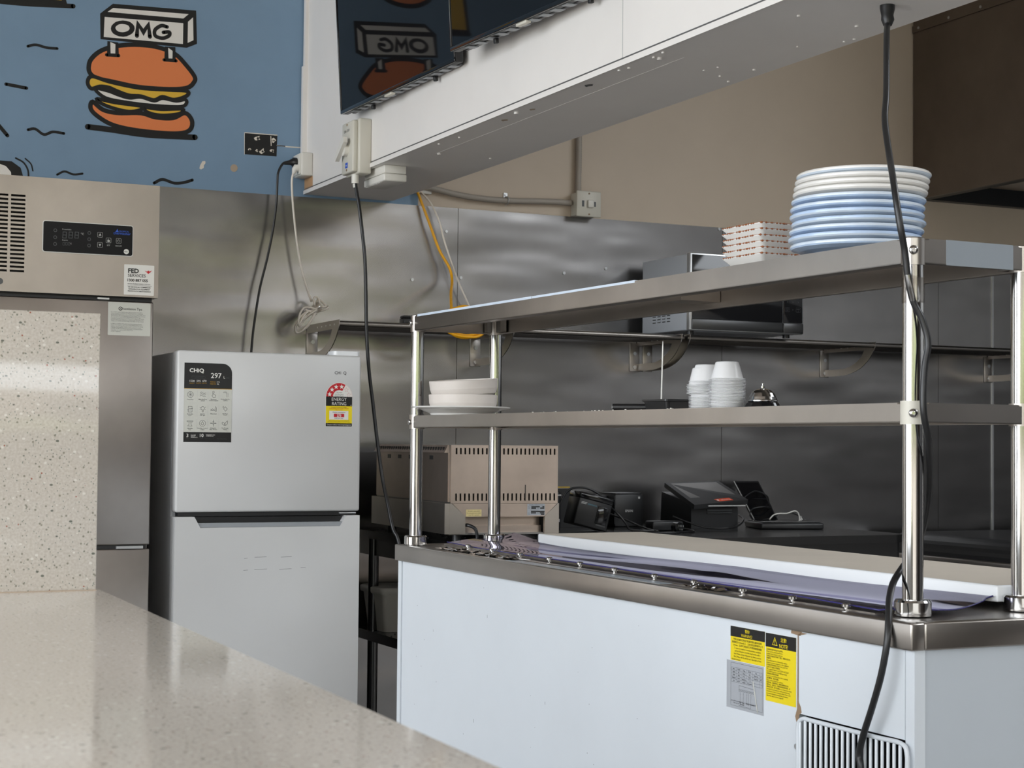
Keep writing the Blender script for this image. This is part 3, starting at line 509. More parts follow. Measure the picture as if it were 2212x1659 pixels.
x, y = F_(595, 563); b.txt(cq, 'ProcessValue', x, y-.001, .005, 1, 0); x, y = F_(580, 656); b.txt(cq, 'Setpoint', x, y-.001, .005, 1, 0)
for i in range(3):
    x, y = F_(575+i*54, 610); b.line(cq, [(x-.005, y-.009), (x-.004, y+.009), (x+.006, y+.009), (x+.005, y-.009)], .002, 1, 1, False, True); b.line(cq, [(x-.0045, y), (x+.0055, y)], .002, 1, 1)
    x, y = F_(568+i*24, 686); b.line(cq, [(x-.002, y-.004), (x-.002, y+.004), (x+.003, y+.004), (x+.003, y-.004)], .001, 1, 1, False, True)
for zx, zy in ((493, 570), (493, 630), (493, 688), (797, 590), (797, 645), (797, 700)):
    x, y = F_(zx, zy); b.line(cq, [(x+.0045*math.cos(a), y+.0045*math.sin(a)) for a in [i*PI/4 for i in range(8)]], .0018, 1, 1, False, True)
x, y = F_(1095, 592); b.txt(cq, 'thermaster', x, y-.004, .0115, 1, 2); b.txt(cq, 'TROPICAL', x+.006, y+.004, .0065, 1, 2); b.flat(cq, [(x-.02, y+.003), (x-.014, y+.013), (x-.011, y+.005), (x-.004, y+.004)], 1, 2)
x, y = F_(1137, 752); b.disc(cq, x, y, .0078, None, 1, 3, 20); b.txt(cq, 'FED', x-.001, y-.002, .0055, 2, 4, 'c', 1.1, .01)
t.part('lettering', b, ['lgrey', 'dim', 'blu', 'paper', 'ink'], ctl)
sp = front(1.125, 5.1, 1.678)
b = B().rect(sp, 0, 0, .091, .0915, 1, 0, .002)
b.txt(sp, 'FED', .012, .0665, .0185, 2, 1, 'l', 1.05, .035); b.flat(sp, [(.062, .075), (.069, .0725), (.073, .076), (.077, .073), (.084, .0765), (.079, .070), (.0755, .0685), (.0745, .066), (.0715, .066), (.0705, .0685), (.067, .0705)], 2, 2)
b.txt(sp, 'SERVICES', .0115, .0545, .0125, 2, 1, 'l', 1.07, .01); b.txt(sp, '1300 887 055', .0105, .0405, .0115, 2, 1, 'l', 1.0, .025)
b.txt(sp, 'www.fedservices.com.au', .0105, .0315, .0075, 2, 3, 'l', .93); b.line(sp, [(.0105, .0285), (.084, .0285)], .0006, 2, 3)
for i, s_ in enumerate(('WE SERVICE ALL COMMERCIAL', 'REFRIGERATION EQUIPMENT', 'PREVENTATIVE MAINTENANCE')): b.txt(sp, s_, .0465, .022-i*.0062, .0052, 2, 1, 'c', .95, .02)
t.part('service_sticker', b, ['paper', 'ink', 'red', 'dim'], None, 'white service sticker with red bird')
vp = front(1.083, 5.118, 1.556)
b = B().rect(vp, 0, 0, .128, .1, 1, 0, .002).txt(vp, 'Ventilation Tips', .072, .077, .0105, 2, 1, 'c', .9)
b.disc(vp, .037, .0805, .006, None, 2, 1, 16).disc(vp, .037, .0805, .0048, None, 3, 0, 16)
for i in range(4): a = i*PI/2+.4; b.flat(vp, [(.037, .0805), (.037+.0045*math.cos(a), .0805+.0045*math.sin(a)), (.037+.0045*math.cos(a+.8), .0805+.0045*math.sin(a+.8))], 4, 1)
tl = ['It is essential to ensure that the room in which the unit is to be install has', 'adequate ventilation, not because the refrigerator generates a considerable', 'amount of heat. If operated in a small unventilated room in warm weather, these', 'will prevent upon the room temperature to become excessive. This could cause', 'the compressor to overheat and possibly damage the unit. Also make', 'refrigerators consume heat energy, 300-500L model usually generate 1200W', 'heat, 600-1200L model usually generate 1600W heat and 1500-1800L model', 'usually generate 2400W heat while running. (These figures are approximate)', '', 'In addition to ventilation above, please ensure that refrigerator placed at', 'the top of the refrigeration system have 300mm distance between top of', 'refrigerator and the ceiling for adequate access and ventilation. For all other', 'refrigerators please maintain a minimum of 300mm of space to provide', 'around for safe efficient and effective performance. Do not block vents by', 'stacking files, etc. on top or in front of such an item,', 'or other of equipment.']
for i, s_ in enumerate(tl):
    if s_: b.txt(vp, s_, .009, .069-i*.0039, .0036, 2, 1, 'l', .88, 0, 1)
t.part('paper_notice', b, ['label', 'ink'], None, 'paper ventilation notice stuck on the door')
# ================================================================== WHITE FRIDGE
t = Thing('white_fridge', 'white two-door fridge with black feature label against the steel wall', 'fridge', (1.597, 5.45, 0))
t.part('body', B().box(1.300, 1.893, 5.19, 5.80, .05, 1.515, .006), 'fridge_side', None, 'grey painted cabinet')
t.part('gasket', B().box(1.315, 1.880, 5.178, 5.192, .07, 1.505), 'gasket')
t.part('freezer_door', B().box(1.298, 1.895, 5.123, 5.179, 1.022, 1.518, .007), 'fridge')
fpn = front(1.298, 5.123, 0)
pts = [(.0, .10), (.597, .10), (.597, 1.008), (.552, 1.008), (.532, .9745), (.079, .9745), (.060, 1.008), (.0, 1.008)]
b = B().prism(fpn, pts, -.056, 0)
t.part('fridge_door', b, 'fridge')
t.part('handle_recess', B().prism(fpn, [(.060, 1.006), (.552, 1.006), (.532, .975), (.079, .975)], -.05, -.03).box(1.31, 1.885, 5.14, 5.17, 1.009, 1.021, 0, 0), 'black')
t.part('handle_strip', B().prism(fpn, [(.0665, .9885), (.5455, .9885), (.535, .975), (.077, .975)], -.030, -.003), 'strip', None, 'silver handle strip')
t.part('hinge_cover', B().prism(Pane((1.805, 5.13, 1.5155), (1, 0, 0), (0, 1, 0), (0, 0, 1)), rrect(0, 0, .088, .07, .012), 0, .016), 'board')
t.part('hinge', B().box(1.83, 1.885, 5.13, 5.17, 1.0135, 1.018, .001), 'silver')
for x in (1.34, 1.85):
    for y in (5.24, 5.74): t.part('foot', B().cyl((x, y, 0), (x, y, .052), .018, 10), 'black')
# black feature label
W_, H_ = .150, .243; lpn = front(1.3195, 5.123, 1.237)
b = B()
b.flat(lpn, rrect(0, 0, W_, H_, .03, 6, (1, 0, 0, 0)), 1, 0)
FX = lambda zx: (zx-60)/858*W_
FZ = lambda zy, zx=500: (1540+(zx-40)*.022-zy)/1440*H_
b.rect(lpn, 0, .0305, W_, FZ(580), 2, 1); b.rect(lpn, 0, FZ(583), W_, FZ(572), 3, 2)
b.txt(lpn, 'CHiQ', FX(150), FZ(275, 280), .0165, 3, 3, 'l', 1.12, .03); b.txt(lpn, '297', FX(535), FZ(382, 640), .0225, 3, 3, 'l', 1.0, .01); b.txt(lpn, 'L', FX(765), FZ(388, 780), .0105, 3, 3, 'l'); b.txt(lpn, '(Net)', FX(808), FZ(386, 830), .005, 3, 4, 'l')
b.line(lpn, rrect(FX(190), FZ(388, 310), FX(435), FZ(345, 310), .0035), .0004, 3, 4, False, True); b.txt(lpn, 'Product Dimensions (mm)', FX(195), FZ(358), .0035, 3, 4, 'l'); b.txt(lpn, 'Ventilation needed', FX(245), FZ(380), .0035, 3, 4, 'l')
for s_, zx in (('1520', 200), ('595', 315), ('670', 420)): b.txt(lpn, s_, FX(zx), FZ(452, zx), .0088, 3, 3)
for s_, zx in (('HEIGHT', 200), ('WIDTH', 315), ('DEPTH', 420)): b.txt(lpn, s_, FX(zx), FZ(485, zx), .0047, 3, 2)
for s_, zx, zy, m_ in (('FRIDGE', 572, 463, 2), ('FREEZER', 575, 500, 2), ('219L', 670, 463, 3), ('78L', 665, 502, 3)): b.txt(lpn, s_, FX(zx), FZ(zy, zx), .0052, 3, m_)
for zy in (700, 965, 1225):
    for zx in (298, 488, 685): b.line(lpn, [(FX(zx), FZ(zy-95, zx)), (FX(zx), FZ(zy+100, zx))], .0004, 2.5, 5)
def ring(x, y, r, w, m=6): b.line(lpn, [(x+r*math.cos(i*PI/8), y+r*math.sin(i*PI/8)) for i in range(16)], w, 3, m, False, True)
LN = lambda pts, w=.0009, sm=False, cl=False: b.line(lpn, pts, w, 3, 6, sm, cl)
names = [('Frost Free', ''), ('Multi Air Flow', 'System'), ('Electronic', 'Control System'), ('Perfect Size for', 'Cabinet'), ('Reversible', 'Door'), ('Interior', 'LED light'), ('Wine Rack', ''), ('Anti-Rust', 'Panel'), ('Adjustable', 'Feet'), ('Humidity Control', 'Crisper'), ('Adjustable', 'Glass Shelves'), ('Star Energy', 'Rating')]
k_ = 0
for r_, zy in enumerate((680, 945, 1205)):
    for zx in (172, 395, 590, 800):
        x, y = FX(zx), FZ(zy, zx); n1, n2 = names[k_]
        b.txt(lpn, n1, x, y-.0165, .0045, 3, 6, 'c', 1, .01, 1)
        if n2: b.txt(lpn, n2, x, y-.0205, .0045, 3, 6, 'c', 1, .01, 1)
        if k_ == 0:
            ring(x, y, .0092, .0009)
            for i in range(3): a = i*PI/3+.5; LN([(x-.006*math.cos(a), y-.006*math.sin(a)), (x+.006*math.cos(a), y+.006*math.sin(a))])
        if k_ == 1:
            for j in (-.005, 0, .005): LN([(x-.009, y+j), (x-.004, y+j+.0025), (x+.003, y+j-.002), (x+.009, y+j)], .0009, True)
        if k_ == 2:
            ring(x-.001, y+.007, .003, .0008); LN([(x-.003, y+.005), (x-.003, y-.002), (x-.006, y-.004), (x-.001, y-.010), (x+.005, y-.009), (x+.006, y-.002), (x, y), (x, y+.006)], .0009)
        if k_ == 3: LN([(x-.007, y+.005), (x+.005, y+.005), (x+.005, y-.008)]); LN([(x-.006, y+.008), (x+.004, y+.008)], .0006); LN([(x+.009, y+.004), (x+.009, y-.007)], .0006)
        if k_ == 4: LN([(x-.006, y-.009), (x-.006, y+.008), (x+.006, y+.008), (x+.006, y-.009)], .0009, False, True); LN([(x-.003, y+.002), (x+.008, y+.002)]); LN([(x-.009, y-.003), (x+.003, y-.003)])
        if k_ == 5:
            ring(x, y+.002, .0055, .0009); LN([(x-.002, y-.004), (x-.002, y-.009), (x+.002, y-.009), (x+.002, y-.004)])
            for s__ in (-1, 1): LN([(x+s__*.007, y+.005), (x+s__*.009, y+.006)]); LN([(x+s__*.007, y), (x+s__*.009, y-.001)])
        if k_ == 6: LN([(x-.009, y-.004), (x+.004, y-.004)], .001); LN([(x-.009, y), (x-.006, y-.002), (x-.003, y+.001), (x, y-.002), (x+.003, y)]); LN([(x+.005, y-.007), (x+.005, y+.003), (x+.007, y+.008), (x+.009, y+.003), (x+.009, y-.007)], .0009, False, True)
        if k_ == 7: LN([(x+.001, y-.007), (x-.005, y), (x+.001, y+.007), (x+.007, y)], .0009, False, True); LN([(x-.006, y+.003), (x-.008, y+.0055), (x-.006, y+.008), (x-.004, y+.0055)], .0007, False, True)
        if k_ == 8: LN([(x-.009, y+.008), (x+.009, y+.008), (x+.009, y+.005), (x-.009, y+.005)], .0009, False, True); LN([(x-.003, y+.005), (x-.003, y-.003), (x-.007, y-.008), (x+.007, y-.008), (x+.003, y-.003), (x+.003, y+.005)])
        if k_ == 9: ring(x, y, .0095, .0008); LN([(x, y+.006), (x-.004, y-.001), (x-.002, y-.005), (x+.002, y-.005), (x+.004, y-.001)], .0009, False, True)
        if k_ == 10: LN([(x-.009, y), (x+.009, y)], .0015); LN([(x, y+.003), (x, y+.010)]); LN([(x, y-.003), (x, y-.010)]); LN([(x-.002, y+.005), (x, y+.003), (x+.002, y+.005)]); LN([(x-.002, y-.005), (x, y-.003), (x+.002, y-.005)])
        if k_ == 11: LN([(x-.001, y-.007), (x-.008, y-.003), (x-.008, y+.003), (x-.002, y)], .0009, True, True); LN([(x+.001, y-.007), (x+.001, y), (x+.008, y+.007), (x+.007, y-.003)], .0009, True, True)
        k_ += 1
b.txt(lpn, '3', FX(130), FZ(1452, 130), .0145, 3, 3, 'c', 1.05, .01); b.txt(lpn, '10', FX(385), FZ(1455, 385), .0145, 3, 3, 'c', 1.0, .01); b.txt(lpn, 'YEAR', FX(130), FZ(1480, 130), .0035, 3, 4); b.txt(lpn, 'YEAR', FX(385), FZ(1485, 385), .0035, 3, 4)
for x0, x1, ls in ((172, 312, ('IN HOME', 'SERVICE', 'WARRANTY')), (442, 605, ('WARRANTY ON', 'COMPRESSOR'))):
    b.line(lpn, rrect(FX(x0), FZ(1488, x0), FX(x1), FZ(1398, x0), .004), .0004, 3, 4, False, True)
    for i, s_ in enumerate(ls): b.txt(lpn, s_, FX(x0+18), FZ(1424+i*21, x0), .0038, 3, 3, 'l', 1, .01, 1)
b.txt(lpn, 'www.chiq.com.au', FX(655), FZ(1500, 740), .0045, 3, 4, 'l')
t.part('feature_label', b, ['ink', 'label', 'gold', 'paper', 'dim', 'lgrey', 'dim'], None, 'black and grey feature label')
# energy rating label
ep = front(1.7755, 5.123, 1.290); b = B(); ew = .090; rc = ew/2; zc = .0955
b.flat(ep, [(0, 0), (ew, 0)]+[(rc+rc*math.cos(a), zc+rc*math.sin(a)) for a in [i*PI/20 for i in range(21)]], 1, 0)
ro, ri = .0435, .021
b.flat(ep, [(rc+ro*math.cos(a), zc+ro*math.sin(a)) for a in [PI*.34+i*PI*.66/16 for i in range(17)]]+[(rc+ri*math.cos(a), zc+ri*math.sin(a)) for a in [PI-i*PI*.66/16 for i in range(17)]], 2, 1)
def star(x, y, r, rot, lv, m, outline=False):
    p = [(x+(r if i % 2 == 0 else r*.42)*math.sin(rot+i*PI/5), y+(r if i % 2 == 0 else r*.42)*math.cos(rot+i*PI/5)) for i in range(10)]
    if outline: b.line(ep, p, .0004, lv, m, False, True)
    else: b.flat(ep, p, lv, m)
for i, a in enumerate((168, 138, 109, 76)): star(rc+.0328*math.cos(math.radians(a)), zc+.0328*math.sin(math.radians(a)), .0082, 0, 3, 0)
for a in (43, 12): star(rc+.0328*math.cos(math.radians(a)), zc+.0328*math.sin(math.radians(a)), .0078, 0, 3, 1, True)
b.line(ep, [(rc+ro*math.cos(a), zc+ro*math.sin(a)) for a in [i*PI*.34/8 for i in range(9)]], .0003, 2, 1)
for i, s_ in enumerate(('The more', 'stars the more', 'energy efficient')): b.txt(ep, s_, rc, zc+.012-i*.0055, .0052, 3, 2, 'c', .95)
b.rect(ep, .001, .0655, ew-.001, zc, 2, 2); b.txt(ep, 'ENERGY', rc, .0825, .0145, 3, 0, 'c', .94); b.txt(ep, 'RATING', rc, .0685, .0145, 3, 0, 'c', .94); b.disc(ep, ew-.005, .069, .0015, None, 3, 0, 8)
b.rect(ep, .001, .011, ew-.001, .0655, 2, 3)
b.txt(ep, 'Combined refrigerator freezer', rc, .0605, .0042, 3, 2); b.txt(ep, 'CHiQ Refrigerator model CTM297', rc, .0563, .0045, 3, 1); b.txt(ep, 'Class 5T Vent', rc, .052, .0042, 3, 1)
b.rect(ep, .0125, .0225, ew-.0135, .0505, 3, 0); b.txt(ep, 'Energy consumption', rc, .0445, .0052, 4, 2); b.rect(ep, .0275, .0305, .0625, .041, 4, 1); b.txt(ep, '273', rc, .0322, .0098, 5, 0, 'c', 1, .03); b.txt(ep, 'kWh per year', rc, .025, .0052, 4, 2)
b.txt(ep, 'When tested in accordance with AS/NZS 4474', rc, .0175, .0036, 3, 2, 'c', 1, 0, 1); b.txt(ep, 'Actual energy use and running costs will depend on how you use the appliance', rc, .0143, .0032, 3, 2, 'c', .75, 0, 1)
b.rect(ep, .001, .001, ew-.001, .011, 2, 2); b.txt(ep, 'Compare models at www.energyrating.gov.au', rc, .0043, .0062, 3, 0, 'c', .70)
t.part('energy_label', b, ['paper', 'red', 'ink', 'yel'], None, 'red and yellow energy rating label')
b = B(); cpn = front(1.824, 5.123, 1.457); b.txt(cpn, 'C', -.0195, 0, .0135, 1, 0, 'l', 1.0, .02).txt(cpn, 'H', -.0095, 0, .0135, 1, 0, 'l', 1.0, .02).txt(cpn, 'Q', .0095, 0, .0135, 1, 0, 'l', 1.0, .02)
b.rect(cpn, -.0005, 0, .0012, .0095, 1, 1).disc(cpn, .0045, .0115, .0008, None, 1, 1, 8).rect(cpn, .0037, 0, .0052, .009, 1, 1)
t.part('logo', b, ['gasket', 'lgrey'], None, 'worn grey brand lettering')
b = B()
for x, z, w in ((1.517, .878, .01), (1.55, .881, .038), (1.635, .88, .035), (1.515, .841, .014), (1.55, .843, .04), (1.63, .842, .04), (1.7, .845, .016)):
    b.line(fpn, [(x-1.298, z), (x-1.298+w, z+.001)], .0009, 1, 0)
t.part('scuff_mark', b, ['dim'], None, 'thin grey scuffs')
# ================================================================== QUARTZ COUNTER
t = Thing('quartz_counter', 'pale speckled quartz counter in the foreground with a raised end slab', 'counter', (-.4, 1.6, 0))
tp = Pane((0, 0, 0), (1, 0, 0), (0, 1, 0), (0, 0, 1))
t.part('worktop', B().prism(tp, [(-1.5, .42), (.5195, .42), (.579, 2.795), (-1.5, 2.82)], .962, 1.0), 'quartz', None, 'glossy speckled stone top')
t.part('end_slab', B().box(-1.5, .5705, 2.75, 2.79, 1.0005, 1.444, .0015), 'quartz', None, 'upright speckled stone slab')
t.part('silicone_joint', B().box(-1.5, .571, 2.7485, 2.7505, .9995, 1.0012), 'paint_t')
t.part('base_cabinet', B().prism(tp, [(-1.45, .5), (.48, .5), (.53, 2.74), (-1.45, 2.76)], 0, .962), 'quartz')
# ================================================================== PREP TABLE
PL = 2.38
t = prep = Thing('prep_table', 'long refrigerated prep table with pale blue white sides and steel top', 'prep table', (1.865, 2.335, 0), .004, None, True)
PW = .72
b = B().box(0, .03, 0, PL, .893, .94, .003).box(.03, PW, 0, .03, .893, .94, .003).box(.03, PW, PL-.03, PL, .893, .94, .003).box(PW-.03, PW, .03, PL-.03, .893, .94, .003)
t.part('edge_band', b, 'steel', None, 'brushed steel edge band')
t.part('deck', B().box(.03, PW-.03, .03, PL-.03, .925, .938), 'steel')
t.part('lid_rail', B().box(.125, .135, .16, 2.3, .938, .944).box(.055, .075, .17, 2.2, .938, .9405), 'steel')
b = B().box(.014, .70, .348, PL-.032, .10, .893)
t.part('cabinet', b, 'panel', None, 'pale blue white painted cabinet')
t.part('corner_post', B().box(.010, .04, PL-.030, PL-.006, .10, .893), 'panel'); t.part('corner_post', B().box(.012, .035, 0.006, .030, .10, .893), 'panel')
t.part('service_panel', B().box(.0125, .03, .032, .345, .737, .891), 'panel')
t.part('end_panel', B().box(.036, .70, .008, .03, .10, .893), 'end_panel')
t.part('peeled_patch', B().flat(left(.0125, .348, .80), [(-.001, .085), (.012, .09), (.03, .089), (.002, .083), (.002, -.04), (.010, -.05), (.013, -.06), (.006, -.065), (.004, -.072), (-.004, -.08), (-.008, -.07), (-.002, -.055)], 1).flat(left(.0125, .37, .885), [(0, 0), (.03, -.002), (.035, .006), (0, .006)], 1), 'peel', None, 'brown chipped paint')
t.part('inner_panel', B().box(.25, .27, .03, .345, .10, .737).box(.03, .25, .33, .345, .10, .737, 0, 0), 'black')
b = B().cyl((.17, .20, .10), (.17, .20, .50), .07, 16).tube(smooth_path([(.1, .28, .62), (.08, .2, .6), (.1, .12, .66), (.15, .08, .60)]), .006, 6, 1)
t.part('compressor', b, ['blackgloss', 'brass'])
for x in (.08, .62):
    for y in (.08, PL-.1):
        c_ = t.part('castor', B().cyl((x-.015, y, .035), (x+.015, y, .035), .035, 16), 'black'); t.part('bracket', B().box(x-.02, x+.02, y-.02, y+.02, .07, .10), 'steel', c_)
# wire grille
g = t.part('vent_grille', B().tube(loop_path([(.003, y, z) for y, z in ((.333, .40), (.333, .66), (.333, .715), (.318, .731), (.28, .732), (.10, .732), (.03, .732), (.0145, .715), (.0145, .66), (.0145, .40), (.03, .385), (.318, .385))], 5), .0042, 8, 0, True, True), 'panel', None, 'white coated wire grille')
for i in range(19): y = .327-i*.0163; t.part('bar', B().tube([(.0035, y, .386), (.0035, y, .728), (.006, y, .731)], .0033, 6), 'panel', g)
t.part('screw', B().cyl((.0125, .342, .676), (.004, .342, .676), .0055, 12), 'silver')
# stickers on the long side
def sticker(name, lab, y1, y0, z0, z1, fn, mats):
    p = left(.014, y1, z0); b = B(); fn(b, p, y1-y0, z1-z0); t.part(name, b, mats, None, lab)
CN1 = ['为保证机器的正常运行和通风散热,箱体背面距', '离墙壁至少100mm以上。立式冷柜距离顶部不少于', '250mm。且进风口和出风口不得有障碍物堵塞!']
def s_warn(b, p, w, h):
    b.rect(p, 0, 0, w, h, 1, 0); b.rect(p, 0, h-.0205, w, h, 2, 1); b.txt(p, '警告!', w*.5, h-.0095, .0075, 3, 0, 'c', 1, .01); b.txt(p, 'WARNING!', w*.48, h-.0185, .0085, 3, 0, 'c', .92)
    y = h-.027
    for i, s_ in enumerate(CN1): b.txt(p, s_, w*.5, y-i*.0058, .0048, 2, 1, 'c', 1.04, .004, 1)
    for i, s_ in enumerate(("To assure the machine's normal operation, ventilation", 'and heat dissipation, box back away from the wall at', 'least 100mm, vertical refrigerator top distance not less', 'than 250mm, with the air inlet and outlet shall not have')): b.txt(p, s_, w*.5, y-.0175-i*.0056, .0054, 2, 1, 'c', .80, 0, 1)
    b.txt(p, 'blocked obstacles!', .006, y-.0175-.0224, .0054, 2, 1, 'l', .8, 0, 1)
sticker('warning_sticker', 'yellow warning sticker with black heading', .582, .460, .8105, .8785, s_warn, ['yel', 'ink'])
NOTE = [('设备使用前请仔细阅读产品说明书。', 0), ('Please read the product specification', 1), ('carefully before using the equipment.', 1), ('非专业人员请勿自行拆卸、更换、调整本设备任何', 0), ('电器部件。', 0), ('Non professionals do not disassemble, replace,', 1), ('adjust the electrical components of the equipment.', 1), ('本设备必须单独使用 □220V 10A □220V 16A', 0), ('□380V三孔插座,并可靠接地!', 0), ('This equipment must be used □220V 10A □220V', 1), ('16A □380V separately, and reliable grounding!', 1), ('维修前务必切断所有电源!', 0), ('Be sure to cut off all the power before servicing!', 1), ('请定期检查、清洁冷凝器。', 0), ('Please check and clean the condenser.', 1), ('(切断电源、拆除防护网、用硬毛刷顺翅片方向', 0), ('清除灰尘。如有油污、则使用中性洗涤液清洗、并', 0), ('使用清水冲净、晾干后通电!) Cut off the power supply,', 0), ('removal of the protective net, with hard brush along', 1), ('the direction of a fin is cleaning the dust. If there is dirt,', 1), ('use neutral detergent cleaning liquid, and washed', 1), ('with water clean, dry after energized!)', 1)]
def s_note(b, p, w, h):
    b.rect(p, 0, 0, w, h, 1, 0); b.rect(p, 0, h-.0265, w, h, 2, 1); b.txt(p, '注意!', w*.60, h-.0125, .0088, 3, 0, 'c', 1, .01); b.txt(p, 'NOTE!', w*.60, h-.0245, .0105, 3, 0, 'c', .95, .01)
    cx = w*.31; b.line(p, [(cx-.008, h-.021), (cx, h-.007), (cx+.008, h-.021)], .0012, 3, 0, False, True); b.line(p, [(cx, h-.0115), (cx, h-.016)], .0014, 3, 0); b.disc(p, cx, h-.0187, .0008, None, 3, 0, 8)
    for i, (s_, en) in enumerate(NOTE): b.txt(p, s_, .004, h-.0325-i*.00425, .0043 if en else .0036, 2, 1, 'l', .84 if en else 1, 0 if en else .003, 1)
sticker('notice_sticker', 'taller yellow notice sticker with warning triangle', .457, .3555, .7465, .8775, s_note, ['yel', 'ink'])
def s_plate(b, p, w, h):
    b.rect(p, 0, 0, w, h, 1, 0); b.line(p, [(.016, .006), (w-.004, .006), (w-.004, h-.004), (.016, h-.004)], .0004, 2, 1, False, True)
    y0 = h-.013; xs = (.018, .036, .053, .073, .094, .118, w-.005)
    for i in range(6): b.line(p, [(xs[0], y0-i*.0058), (xs[-1], y0-i*.0058)], .0003, 2, 1)
    for x in xs: b.line(p, [(x, y0), (x, y0-.029)], .0003, 2, 1)
    T = [('Model', 'TSL964', 'Voltage', '220-240V', 'Class', 'I'), ('Capacity', '700L', 'Current', '4.2A', 'Climate type', 'N'), ('Weight', '138kg', 'Power', '450W', 'Protect level', 'IPX0'), ('Refrigerant', 'R134a', 'Temperature', '0 - 10', '', ''), ('Date', '2019.07', 'Insulation', 'Cyclopentane', '', '')]
    for r_, row in enumerate(T):
        for c_, s_ in enumerate(row):
            if s_: b.txt(p, s_, (xs[c_]+xs[c_+1])/2, y0-.0042-r_*.0058, .0040, 2, 1, 'c', .72, .01, 1)
    yb = y0-.034; b.line(p, [(.046, yb-.012), (.046, yb), (.102, yb-.002), (.102, yb-.014)], .0004, 2, 1)
    for i in range(9): b.line(p, [(.048+i*.006+.0022*math.cos(a), yb-.009+.0022*math.sin(a)) for a in [j*PI/3 for j in range(6)]], .0004, 2, 1, False, True)
    for x in (.050, .061, .074, .080, .088): b.line(p, [(x, yb-.012), (x, yb-.036)], .0004, 2, 1)
    for x, s_ in ((.050, 'Fan'), (.061, 'Light'), (.078, 'Comp'), (.094, 'Condenser')): b.txt(p, s_, x, yb-.034, .0034, 2.5, 1, 'c', 1, 0, 1)
    b.line(p, [(.045, yb-.040), (.088, yb-.040), (.088, yb-.036)], .0005, 2, 1); b.txt(p, 'AC Line', .057, yb-.0385, .0038, 2.5, 1, 'c', 1, 0, 1)
    b.txt(p, 'NOTE: AFTER TRANSPORTATION, DO NOT OPERATE THE MACHINE BEFORE', .017, .0145, .0032, 2, 1, 'l', .80, 0, 1); b.txt(p, 'STAND STILL FOR TWO HOURS', .024, .0105, .0032, 2, 1, 'l', .9, 0, 1)
    b.line(p, [(.096, h-.034), (.112, .004)], .003, 3, 2)
sticker('rating_plate', 'grey rating plate with wiring diagram', .596, .4635, .7145, .8095, s_plate, ['greylab', 'ink', 'label'])
b = B(); random.seed(9); cp_ = left(.014, PL, 0)
for i in range(26):
    u, v, w = random.uniform(.1, PL-.4), random.uniform(.45, .86), random.uniform(.0012, .0022); b.rect(cp_, u, v, u+w, v+w*random.uniform(.7, 6 if i % 4 == 0 else 1.4), 1)
t.part('scuff_mark', b, 'dim', None, 'tiny dark specks and scratches', 'stuff')
b = B(); random.seed(31)
for y0, y1 in ((1.62, 2.14), (.66, .80)):
    n = int((y1-y0)/.008); g_ = [(.032+.014*k+random.uniform(-.006, .006), y0+(y1-y0)*j/n, .9395+abs(random.gauss(0, .0035))) for j in range(n+1) for k in range(4)]
    b.add(g_, [(j*4+k, j*4+k+1, j*4+k+5, j*4+k+4) for j in range(n) for k in range(3)])
t.part('foil_tape', b, 'foil', None, 'crinkled torn silver tape', 'stuff')
t.part('clear_strip', B().box(.012, .044, .86, 1.64, .9402, .9408), 'film_grey', None, 'strip of grey film along the edge')
# studs and vinyl lid
for x, y in [(.117, 2.108), (.105, 1.92), (.1, 1.735), (.094, 1.55), (.09, 1.376), (.075, 1.174), (.066, .975), (.063, .802), (.048, .592), (.042, .409), (.044, .241)]:
    t.part('stud', B().lathe([(.0045, .0), (.0045, .0075), (.0085, .008), (.0085, .0125), (.006, .0145), (0, .015)], (x, y, .938), 12), 'chrome')
nx, ny = 16, 60; random.seed(3)
def lid_pt(i, j, dz=0):
    s_ = j/ny; f = i/nx
    xf = .054+.080*s_+.003*math.sin(s_*9); xr = .318-.004*s_+.04*max(0, (s_-.90)/.1)
    lx = xf+(xr-xf)*f
    y0 = .156 if lx < .134 else .106+(lx-.134)*.27
    if lx >= .30: y0 = max(y0, .158)
    ly = y0+(2.30-y0)*s_
    z = .9465+.0018*math.sin(s_*13+f*2)*(.3+f)+.012*max(0, (s_-.78)/.22)**1.6*(.3+.7*f)+.0025*math.sin(f*8+s_*5)+ .013*f**5
    z += .0008*math.exp(-((ly-1.0)/.05)**2)*f
    return (lx, ly, max(z, .9445)+dz)
b = B(); vs = [lid_pt(i, j) for j in range(ny+1) for i in range(nx+1)]
b.add(vs, [(j*(nx+1)+i, j*(nx+1)+i+1, (j+1)*(nx+1)+i+1, (j+1)*(nx+1)+i) for j in range(ny) for i in range(nx)], 0, True)
lid = Thing('vinyl_cover', 'wavy clear violet-tinted plastic cover lying over the steel prep top', 'cover', (1.865, 2.335, .94), .004, None, True)
lid.off = Vector((0, 0, .94))
lid.part('sheet', b, 'vinyl')
lid.part('rim', B().tube([lid_pt(0, j, .0005) for j in range(ny, -1, -1)]+[lid_pt(i, 0, .0005) for i in range(1, nx+1)], .0016, 5), 'vinyl_edge', None, 'deep violet cut edge')
b = B().box(0, .345, 0, 1.89, 0, .031, .004).add([(.004, .004, .0313), (.341, .004, .0313), (.341, 1.886, .0313), (.004, 1.886, .0313)], [(0, 1, 2, 3)], 1)
t = Thing('cutting_board', 'long thick white plastic cutting board with stained top on the prep table', 'cutting board', (2.187, 2.488, .953), .013, None, True)
t.part('slab', b, ['board', 'board_top'])
for y in (2.6, 4.2): t.part('foot', B().box(.2, .3, y-2.53, y-2.47, -.0145, 0), 'board')
